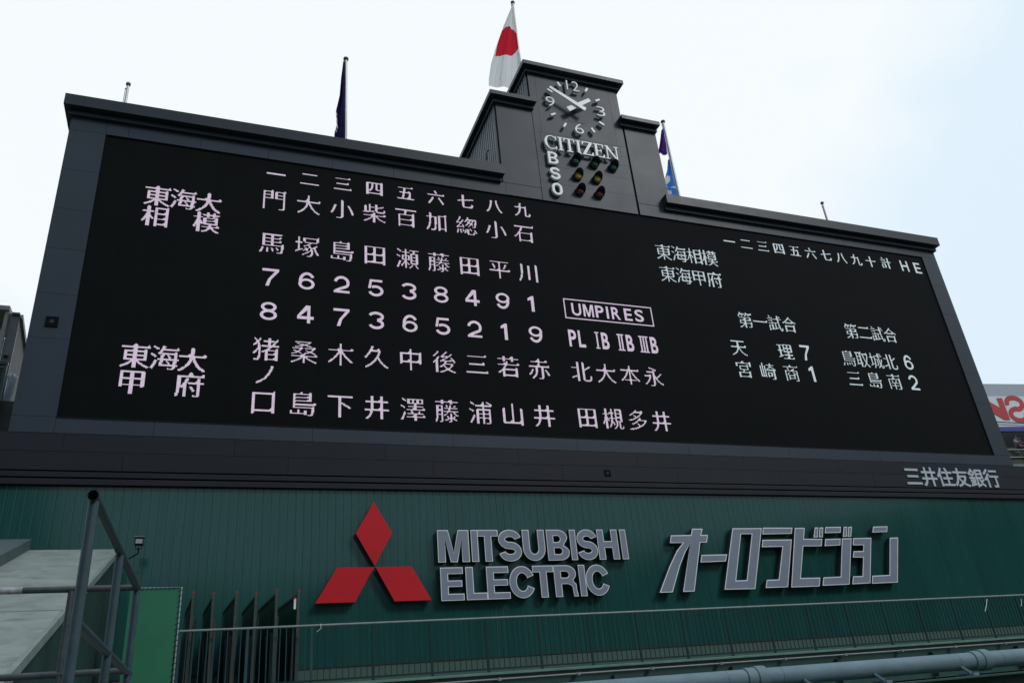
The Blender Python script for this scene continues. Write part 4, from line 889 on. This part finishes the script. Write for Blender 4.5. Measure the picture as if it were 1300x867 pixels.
for j in range(13):
    v = j / 12; z = 2.55 - 1.2 * v
    for i in range(7):
        u = i / 6; xl = -1.90 + .06 * v + .03 * math.sin(v * 7); xr = -1.66 - .10 * v ** 2
        vs.append((xl + (xr - xl) * u, 3.9 + .06 * math.sin(u * 9 + v * 4), z + .03 * math.sin(u * 5)))
for j in range(12):
    for i in range(6): fs.append((j * 7 + i, j * 7 + i + 1, j * 7 + i + 8, j * 7 + i + 7))
b.add(vs, fs, 0, True); o = b.build('tarpaulin', M['tarp']); sm = o.modifiers.new('thickness', 'SOLIDIFY'); sm.thickness = 0.012
tag(o, 'pale grey tarpaulin hanging beside the dark green mesh at the far left', 'tarpaulin')

# ------------------------------------------------------------------ far right: signboard, stand and spectators
sdir = Vector((1, -0.135, 0)).normalized(); SO = Vector((54.4, 20, 0))
def sp(s_, z, d=0.0): return tuple(SO + sdir * s_ + Vector((-0.135, -1, 0)).normalized() * d + Vector((0, 0, z)))
BB = thing('signboard', 'white signboard with red letters and blue stripe beyond the right end of the scoreboard', 'sign', (54.4, 20, 9.3))
def sbox(mb, s0, s1, z0, z1, d0, d1):
    vs = [sp(s, z, d) for s in (s0, s1) for z in (z0, z1) for d in (d0, d1)]
    mb.add(vs, [(0, 1, 3, 2), (4, 6, 7, 5), (0, 4, 5, 1), (2, 3, 7, 6), (0, 2, 6, 4), (1, 5, 7, 3)]); return mb
sbox(MB(), -4, 8, 9.66, 11.95, 0, -.2).build('panel', M['sign_white'], BB)
sbox(MB(), -4, 8, 11.95, 12.9, 0, -.2).build('top_panel', M['sign_grey'], BB)
sbox(MB(), -4, 8, 9.33, 9.657, 0, -.2).build('blue_stripe', M['sign_blue'], BB)
b = MB(); b.tube([sp(-4, 10.15, .12), sp(8, 9.55, .12)], 0.035, 6); b.build('cable', M['black'], BB)
def flat_glyph(name, polys):
    b = MB()
    for P in polys:
        n = len(P); b.add([sp(s, z, .03) for s, z in P] + [sp(s, z, .002) for s, z in P], [tuple(range(n))] + [(i, (i + 1) % n, n + (i + 1) % n, n + i) for i in range(n)])
    return b.build(name, M['sign_red'], BB)
zb_, zt_ = 10.16, 11.80
N0 = -1.35
flat_glyph('letter', [[(N0, zb_), (N0 + .42, zb_), (N0 + .42, zt_), (N0, zt_)], [(N0 + .424, zt_), (N0 + .424, zt_ - .9), (N0 + 1.57, zb_), (N0 + 1.57, zb_ + .9)], [(N0 + 1.574, zb_), (N0 + 2.02, zb_), (N0 + 2.02, zt_), (N0 + 1.574, zt_)]])
cx = N0 + 2.92
O = []; I = []
for k in range(61):                        # reversed S: upper bowl opens to the left, lower bowl to the right
    v = k / 60; 
    if v < .5:
        an = R(195 - 285 * (v / .5)); c = (cx, 11.40); 
    else:
        an = R(90 + 285 * ((v - .5) / .5)); c = (cx, 10.56)
    O.append((c[0] + .64 * math.cos(an), c[1] + .44 * math.sin(an)))
P2 = []
for k, p_ in enumerate(O):
    a_ = Vector(O[max(k - 1, 0)]); b_ = Vector(O[min(k + 1, len(O) - 1)]); d_ = (b_ - a_).normalized(); n_ = Vector((-d_.y, d_.x)); P2.append((Vector(p_) + n_ * .17, Vector(p_) - n_ * .17))
flat_glyph('letter', [[tuple(P2[k][0]), tuple(P2[k + 1][0]), tuple(P2[k + 1][1]), tuple(P2[k][1])] for k in range(60)])

ST = thing('side_stand', 'dark stepped seating stand under the white signboard at the right edge', 'stand', (56, 20, 0))
b = MB()
for k in range(4): sbox(b, -3, 9, -7.9, 7.0 + .45 * k, 0.9 - .75 * k + .75, 0.9 - .75 * k)
b.build('steps', M['stand'], ST)
sbox(MB(), -3, 9, 6.3, 10.8, -2.2, -2.5).build('back_wall', M['stand'], ST)
sbox(MB(), -3, 9, 6.25, 6.42, 1.75, 1.66).build('front_edge', M['rail_light'], ST)
RR = thing('stand_railing', 'green posted railing with pale rails in front of the spectators at the right edge', 'railing', (55, 19, 6.4))
for z in (6.9, 7.42):
    b = MB(); b.tube([sp(-3, z, 1.7), sp(9, z, 1.7)], 0.045, 8); b.build('rail', M['rail_light'], RR)
for s_ in (-2.4, -1.15, 0.1, 1.35, 2.6, 3.85):
    b = MB(); b.tube([sp(s_, 6.4, 1.7), sp(s_, 7.42, 1.7)], 0.05, 8); b.build('post', M['beam'], RR)

def skin_person(name, label, loc, face, shirt, cap, arm):
    """seated figure facing -y before turning by `face`"""
    root = thing(name, label, 'person', loc, 'spectators in the stand at the right edge')
    J = {'pelvis': (0, 0, .50), 'waist': (0, -.02, .70), 'chest': (0, -.05, .92), 'neck': (0, -.06, 1.08), 'headb': (0, -.08, 1.17), 'headm': (0, -.10, 1.25), 'headt': (0, -.09, 1.34),
         'shL': (-.18, -.05, 1.02), 'elL': (-.24, -.16, .80), 'wrL': (-.12, -.36, .74), 'hL': (-.09, -.42, .75), 'shR': (.18, -.05, 1.02), 'elR': (.24, -.18, .80), 'wrR': (.12, -.38, .76), 'hR': (.08, -.44, .77),
         'hipL': (-.10, -.06, .50), 'knL': (-.13, -.46, .52), 'anL': (-.13, -.46, .10), 'toL': (-.14, -.62, .04), 'hipR': (.10, -.06, .50), 'knR': (.13, -.46, .52), 'anR': (.13, -.46, .10), 'toR': (.14, -.62, .04)}
    if arm: J['elR'] = (.30, -.25, .88); J['wrR'] = (.10, -.42, .98); J['hR'] = (.03, -.45, 1.02)
    rad = {'pelvis': .15, 'waist': .135, 'chest': .15, 'neck': .055, 'headb': .07, 'headm': .095, 'headt': .07, 'sh': .075, 'el': .048, 'wr': .032, 'h': .038, 'hip': .09, 'kn': .065, 'an': .045, 'to': .04}
    ed = [('pelvis', 'waist'), ('waist', 'chest'), ('chest', 'neck'), ('neck', 'headb'), ('headb', 'headm'), ('headm', 'headt')]
    for s_ in 'LR': ed += [('chest', 'sh' + s_), ('sh' + s_, 'el' + s_), ('el' + s_, 'wr' + s_), ('wr' + s_, 'h' + s_), ('pelvis', 'hip' + s_), ('hip' + s_, 'kn' + s_), ('kn' + s_, 'an' + s_), ('an' + s_, 'to' + s_)]
    ks = list(J); me = bpy.data.meshes.new('body'); me.from_pydata([J[k] for k in ks], [(ks.index(a_), ks.index(b_)) for a_, b_ in ed], [])
    o = bpy.data.objects.new('body', me); COL.objects.link(o)
    o.modifiers.new('skin', 'SKIN'); o.modifiers.new('sub', 'SUBSURF').levels = 2
    sv = me.skin_vertices[0].data
    for i, k in enumerate(ks):
        q = rad.get(k) or rad[k[:-1]]; sv[i].radius = (q, q * (.8 if k in ('chest', 'waist') else 1)); sv[i].use_root = (k == 'pelvis')
    dg = bpy.context.evaluated_depsgraph_get(); m2 = bpy.data.meshes.new_from_object(o.evaluated_get(dg)); bpy.data.objects.remove(o)
    m2.name = 'body'; m2.materials.clear()
    for q in (M['skin'], M[shirt], M['trousers']): m2.materials.append(q)
    for p_ in m2.polygons:
        c = p_.center; p_.use_smooth = True
        arm_low = abs(c.x) > .05 and c.y < -.22 and c.z > .66
        p_.material_index = 0 if (c.z > 1.09 or arm_low) else (1 if c.z > .60 else 2)
    o = bpy.data.objects.new('body', m2); COL.objects.link(o); o.parent = root
    b = MB(); vs = []; fs = []
    for j in range(9):
        ph = R(-12 + 102 * j / 8)
        for i in range(20): th = 2 * math.pi * i / 20; vs.append((.108 * math.cos(ph) * math.cos(th), -.085 + .118 * math.cos(ph) * math.sin(th), 1.275 + .112 * math.sin(ph)))
    for j in range(8):
        for i in range(20): fs.append((j * 20 + i, j * 20 + (i + 1) % 20, (j + 1) * 20 + (i + 1) % 20, (j + 1) * 20 + i))
    vs = [Vector(v) + Vector(loc) for v in vs]; b.add(vs, fs, 0, True)
    if cap != 'hair': b.add([Vector(loc) + Vector(q) for q in ((-.08, -.18, 1.285), (.08, -.18, 1.285), (.06, -.30, 1.27), (-.06, -.30, 1.27), (-.08, -.18, 1.30), (.08, -.18, 1.30), (.06, -.30, 1.28), (-.06, -.30, 1.28))], [(0, 1, 2, 3), (4, 5, 6, 7), (0, 1, 5, 4), (1, 2, 6, 5), (2, 3, 7, 6), (3, 0, 4, 7)])
    b.build('hair' if cap == 'hair' else 'cap', M[cap], root)
    b = MB()
    for q in ((-.035, -.205, 1.245), (.035, -.205, 1.245)): b.obox(Vector(loc) + Vector(q), Vector(loc) + Vector(q) + Vector((0, .03, 0)), .022, .012)
    b.build('eyes', M['black'], root)
    root.rotation_euler = (0, 0, face); return root
l0 = sp(-.55, 7.02, 1.15); skin_person('person', 'seated spectator in a charcoal shirt and blue cap behind the right hand railing', l0, R(-12), 'shirt_dark', 'cap_blue', True)
l0 = sp(.35, 7.02, 1.15); skin_person('person', 'seated spectator in a khaki shirt at the very right edge', l0, R(8), 'shirt_tan', 'hair', False)
l0 = sp(.0, 7.47, .4); skin_person('person', 'seated spectator in a grey shirt in the row behind, under the blue stripe', l0, R(0), 'shirt_grey', 'hair', False)

# ------------------------------------------------------------------ the rest of the ballpark, behind the camera, which the glossy wall mirrors
GSD = thing('grandstand', 'roofed grandstand ringing the field opposite the scoreboard', 'grandstand', (12, -120, -7.9))
def ring_mesh(prof, a0, a1, n=60, hs=lambda a_: 1.0):
    b = MB(); k = len(prof); vs = []; fs = []
    for i in range(n + 1):
        an = a0 + (a1 - a0) * i / n; f = hs(an)
        for r_, z in prof: vs.append((3 + r_ * math.sin(an), -17 - r_ * math.cos(an), -8 + z * f))
    for i in range(n):
        for j in range(k - 1): fs.append((i * k + j, (i + 1) * k + j, (i + 1) * k + j + 1, i * k + j + 1))
    b.add(vs, fs); return b
hs = lambda an: 1.0 + (1.0 if an < R(-12) else 0.0)
prof = [(112, 0.02), (112, 2.5)]
for k in range(12): prof += [(112 + 2.2 * k, 2.5 + 1.3 * k), (112 + 2.2 * (k + 1), 2.5 + 1.3 * k)]
ring_mesh(prof, R(-80), R(80), hs=hs).build('seating', M['seat_far'], GSD)
ring_mesh([(122, 27.5), (146, 29), (146, 31.5), (122, 29)], R(-80), R(80), hs=hs).build('roof', M['roof_far'], GSD)
ring_mesh([(146.5, 0.03), (146.5, 29)], R(-80), R(80), hs=hs).build('rear_wall', M['seat_far'], GSD)
